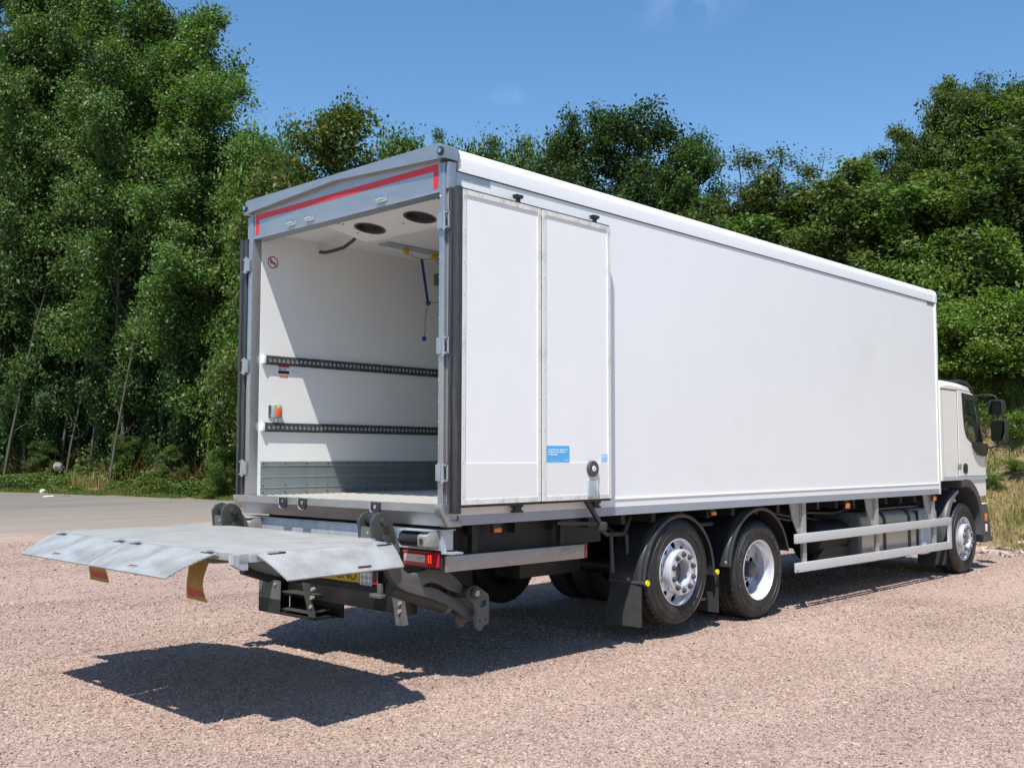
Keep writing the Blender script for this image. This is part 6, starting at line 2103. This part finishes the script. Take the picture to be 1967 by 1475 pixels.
# dark far wood behind everything: one mass
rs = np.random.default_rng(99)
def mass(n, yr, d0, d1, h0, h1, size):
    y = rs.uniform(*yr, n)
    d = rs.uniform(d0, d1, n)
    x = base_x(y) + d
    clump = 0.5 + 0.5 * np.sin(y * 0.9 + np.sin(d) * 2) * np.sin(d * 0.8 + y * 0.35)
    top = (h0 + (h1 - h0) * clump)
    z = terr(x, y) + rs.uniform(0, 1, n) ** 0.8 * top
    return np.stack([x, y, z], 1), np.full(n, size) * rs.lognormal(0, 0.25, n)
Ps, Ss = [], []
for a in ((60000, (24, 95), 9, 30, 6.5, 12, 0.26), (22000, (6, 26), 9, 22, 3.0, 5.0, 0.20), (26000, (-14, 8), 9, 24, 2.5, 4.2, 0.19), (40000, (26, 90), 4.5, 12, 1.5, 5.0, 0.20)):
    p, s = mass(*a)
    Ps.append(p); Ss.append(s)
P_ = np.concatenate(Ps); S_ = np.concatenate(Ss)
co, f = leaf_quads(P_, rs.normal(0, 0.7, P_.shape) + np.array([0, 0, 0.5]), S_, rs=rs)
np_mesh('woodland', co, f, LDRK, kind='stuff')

# thin trunks inside the tall wood
TG = 'thin bare trunks inside the wood'
ORD = [None] * 12
for rank, i in enumerate(sorted(range(12), key=lambda k: -(8, 118, 128, 150, 212, 172, 275, 300, 395, 60, 345, 240)[k])):
    ORD[i] = ('first', 'second', 'third', 'fourth', 'fifth', 'sixth', 'seventh', 'eighth', 'ninth', 'tenth', 'eleventh', 'twelfth')[rank]
tv, tf = tubes_np([(np.array([[0, 0, 0], [0.10, 0.05, 2.5], [0.35, 0.02, 5.0], [0.55, 0.2, 8.0], [0.95, 0.3, 11]]), np.array([0.085, 0.07, 0.06, 0.045, 0.02]))], 7)
tmesh = np_mesh('trunk', tv, tf, BARK, linkit=False, smooth=True)
br_segs = []
for k in range(9):
    z0 = 3 + k * 0.9
    a = k * 2.4
    br_segs.append((np.array([[0.12 + z0 * 0.05, 0.05, z0], [0.12 + z0 * 0.05 + 0.5 * math.cos(a), 0.05 + 0.5 * math.sin(a), z0 + 0.35], [0.12 + z0 * 0.05 + 0.9 * math.cos(a), 0.05 + 0.9 * math.sin(a), z0 + 0.9]]), np.array([0.03, 0.02, 0.008])))
bv, bf = tubes_np(br_segs, 5)
bmesh_ = np_mesh('limbs', bv, bf, BARK, linkit=False, smooth=True)
for i, (px, d, ln) in enumerate(((8, 2.6, 0.12), (118, 6, 0.02), (128, 5, 0.09), (150, 8, 0.0), (212, 3.0, 0.09), (172, 6, 0.06), (275, 7, -0.04), (300, 6, 0.07), (395, 4.5, 0.03), (60, 7, 0.05), (345, 7, 0.04), (240, 8, 0.08))):
    az = YAW - math.atan((px - 983.5) / FPX)
    d = edge_dist(px, d)
    x, y = CAM.x + d * math.cos(az), CAM.y + d * math.sin(az)
    e = empty('thin_tree', (x, y, tz(x, y) - 0.1), None, 'thin bare trunk, %s in the wood counting from the open lorry door' % ORD[i], 'tree', TG)
    e.rotation_euler = (0, ln * 0.8, -0.72 + r_.uniform(-0.3, 0.3))
    k = r_.uniform(0.72, 1.0)
    e.scale = (k, k, k)
    for nm, me in (('trunk', tmesh.data), ('limbs', bmesh_.data)):
        o = bpy.data.objects.new(nm, me); col.objects.link(o); o.parent = e
bpy.data.objects.remove(tmesh); bpy.data.objects.remove(bmesh_)

# grass: tapered bent blades
def blades(x, y, h, w, rs, bend=0.35):
    n = len(x)
    z = np.maximum(terr(x, y), 0)
    a = rs.uniform(0, 6.283, n)
    dx, dy = np.cos(a), np.sin(a)
    b = rs.uniform(0.05, bend, n) * h
    ang2 = rs.uniform(0, 6.283, n)
    wx, wy = -np.sin(ang2) * w / 2, np.cos(ang2) * w / 2
    p0 = np.stack([x - wx, y - wy, z - 0.02], 1); p1 = np.stack([x + wx, y + wy, z - 0.02], 1)
    m0 = np.stack([x - wx * 0.8 + dx * b * 0.3, y - wy * 0.8 + dy * b * 0.3, z + h * 0.6], 1)
    m1 = np.stack([x + wx * 0.8 + dx * b * 0.3, y + wy * 0.8 + dy * b * 0.3, z + h * 0.6], 1)
    tp = np.stack([x + dx * b, y + dy * b, z + h], 1)
    co = np.stack([p0, p1, m1, m0, tp], 1).reshape(-1, 3)
    i = np.arange(n)[:, None] * 5
    f = np.concatenate([np.concatenate([i, i + 1, i + 2], 1), np.concatenate([i, i + 2, i + 3], 1), np.concatenate([i + 3, i + 2, i + 4], 1)], 0)
    return co, f
def patchy(x, y, s, ph):
    return np.sin(x * s + ph) * np.sin(y * s * 0.8 + 2 * ph) + 0.6 * np.sin(x * s * 2.3 + y * s * 1.9 + ph) + 0.4 * np.sin(y * s * 4.1 - x * s * 3.3)
def grass_obj(name, n, yr, dr, h, w, m, keep, seed, bend=0.4):
    rs = np.random.default_rng(seed)
    y = rs.uniform(*yr, n); d = rs.uniform(0, 1, n) * (dr[1] - dr[0]) + dr[0]
    x = base_x(y) + d
    k = keep(x, y, d, rs)
    x, y, d = x[k], y[k], d[k]
    hh = h * rs.lognormal(0, 0.35, len(x))
    co, f = blades(x, y, hh, w * rs.uniform(0.7, 1.3, len(x)), rs, bend)
    return np_mesh(name, co, f, m, kind='stuff')
# verge on the left
grass_obj('verge_grass', 170000, (22, 62), (0.0, 3.6), 0.10, 0.020, GRASSG, lambda x, y, d, rs: (d > 0.2 * np.sin(y * 1.3) + 0.12 * np.sin(y * 4.1)) & (patchy(x, y, 0.9, 1) > -1.0 + 0.15 * d), 301)
grass_obj('dry_verge_grass', 50000, (22, 58), (1.6, 8.0), 0.42, 0.035, GRASSD, lambda x, y, d, rs: patchy(x, y, 0.55, 3) > 0.7, 302)
grass_obj('bracken', 50000, (22, 60), (2.4, 9.0), 0.75, 0.07, BRACK, lambda x, y, d, rs: patchy(x, y, 0.7, 5) > 0.15, 303, 0.8)
# bank on the right
grass_obj('bank_grass', 130000, (-12, 12), (0.4, 8.5), 0.10, 0.016, GRASSG, lambda x, y, d, rs: patchy(x, y, 1.2, 2) > -0.15, 304)
grass_obj('dry_bank_grass', 130000, (-12, 12), (0.2, 7.0), 0.11, 0.013, GRASSD, lambda x, y, d, rs: patchy(x, y, 1.1, 4) > 0.30 - 0.6 * (d < 1.6) + 0.30 * ((d > 2.4) & (d < 4.2)), 305, 0.7)
# low leafy undergrowth along both feet of the wood
rs = np.random.default_rng(77)
def undergrowth(name, n, yr, dr, hmax, size, m, thr, ph, seed):
    rs = np.random.default_rng(seed)
    y = rs.uniform(*yr, n); d = rs.uniform(*dr, n)
    x = base_x(y) + d
    pv = patchy(x, y, 0.75, ph)
    k = pv > thr
    x, y, pv = x[k], y[k], pv[k]
    hh = hmax * np.clip((pv - thr) * 0.8, 0.12, 1.1)
    z = np.maximum(terr(x, y), 0) + hh * np.sqrt(rs.uniform(0, 1, len(x)))
    P = np.stack([x, y, z], 1)
    co, f = leaf_quads(P, rs.normal(0, 0.6, P.shape) + np.array([-0.2, -0.2, 0.7]), np.full(len(x), size) * rs.lognormal(0, 0.3, len(x)), rs=rs)
    np_mesh(name, co, f, m, kind='stuff')
undergrowth('undergrowth', 70000, (24, 62), (2.4, 8), 1.5, 0.12, LSHR, -0.1, 0.7, 401)
undergrowth('undergrowth', 36000, (24, 62), (1.8, 7), 1.2, 0.12, LHAW, 0.25, 1.6, 406)
undergrowth('verge_weeds', 110000, (22, 62), (0.4, 3.8), 0.62, 0.09, LBRA, -0.35, 3.7, 407)
undergrowth('verge_weeds', 30000, (22, 62), (1.0, 4.5), 0.7, 0.09, BRACK, 0.15, 5.1, 408)
undergrowth('undergrowth', 24000, (24, 62), (1.8, 8), 1.2, 0.12, BRACK, 0.2, 2.9, 402)
undergrowth('bank_undergrowth', 16000, (-12, 14), (2.0, 7), 0.28, 0.06, LBRA, 0.5, 1.9, 403)
undergrowth('bank_undergrowth', 50000, (-10, 26), (5.6, 11), 1.3, 0.09, LBRA, -0.5, 4.4, 404)
undergrowth('bank_undergrowth', 60000, (-8, 12), (4.7, 8.5), 0.75, 0.085, LBRA, -1.3, 4.4, 409)
# yellow flowers on the bank
rs = np.random.default_rng(55)
n = 90
y = rs.uniform(-6, 5, n); d = rs.uniform(0.6, 6, n)
x = base_x(y) + d
P = np.stack([x, y, np.maximum(terr(x, y), 0) + rs.uniform(0.15, 0.4, n)], 1)
co, f = leaf_quads(P, rs.normal(0, 0.3, (n, 3)) + np.array([-0.5, -0.5, 0.7]), np.full(n, 0.06), 1.0, rs)
np_mesh('yellow_flowers', co, f, FLOWER, kind='stuff')

# litter in the verge
def litter(name, px, py, z, label, pts, m, h):
    az = None
    dv = fw + rt * ((px - 983.5) / FPX) - up * ((py - 737.5) / FPX)
    t = (z - CAM.z) / dv.z
    c = CAM + dv * t
    mb = MB()
    n = len(pts)
    g = max(tz(c.x, c.y), 0.0)
    mb.add([(c.x + a, c.y + b, g + 0.0 + 0.02 * ((i * 7) % 3)) for i, (a, b) in enumerate(pts)] + [(c.x + a * 0.6, c.y + b * 0.6, g + h * (0.7 + 0.3 * ((i * 5) % 4) / 3)) for i, (a, b) in enumerate(pts)],
           [(i, (i + 1) % n, n + (i + 1) % n, n + i) for i in range(n)] + [tuple(n + i for i in range(n))])
    return tag(mk(name, mb, m), label, 'litter' if m is LITTER else 'stone')
litter('litter_sheet', 90, 954, 0.0, 'flat white scrap of litter on the tarmac edge', [(-0.25, -0.1), (0.2, -0.16), (0.28, 0.08), (-0.1, 0.14)], LITTER, 0.03)
litter('litter_bag', 82, 941, 0.12, 'crumpled white bag lying in the green verge', [(-0.14, -0.08), (0.0, -0.14), (0.14, -0.07), (0.15, 0.08), (0.0, 0.14), (-0.15, 0.07)], LITTER, 0.16)
az = YAW - math.atan((115 - 983.5) / FPX)
sx_, sy_ = CAM.x + 45.0 * math.cos(az), CAM.y + 45.0 * math.sin(az)
bs = bpy.data.meshes.new('boulder')
bm2 = bmesh.new()
bmesh.ops.create_icosphere(bm2, subdivisions=2, radius=0.17)
for v in bm2.verts:
    v.co *= 1 + 0.35 * math.sin(v.co.x * 23 + v.co.z * 19) * math.cos(v.co.y * 21)
bm2.to_mesh(bs); bm2.free()
bs.materials.append(LITSTONE)
bo = bpy.data.objects.new('boulder', bs)
link(bo, None, (sx_, sy_, CAM.z + 0.10))
bo.location.z = max(tz(sx_, sy_) + 0.35, 1.2)
tag(bo, 'pale round stone among the dark undergrowth left of the lorry', 'stone')
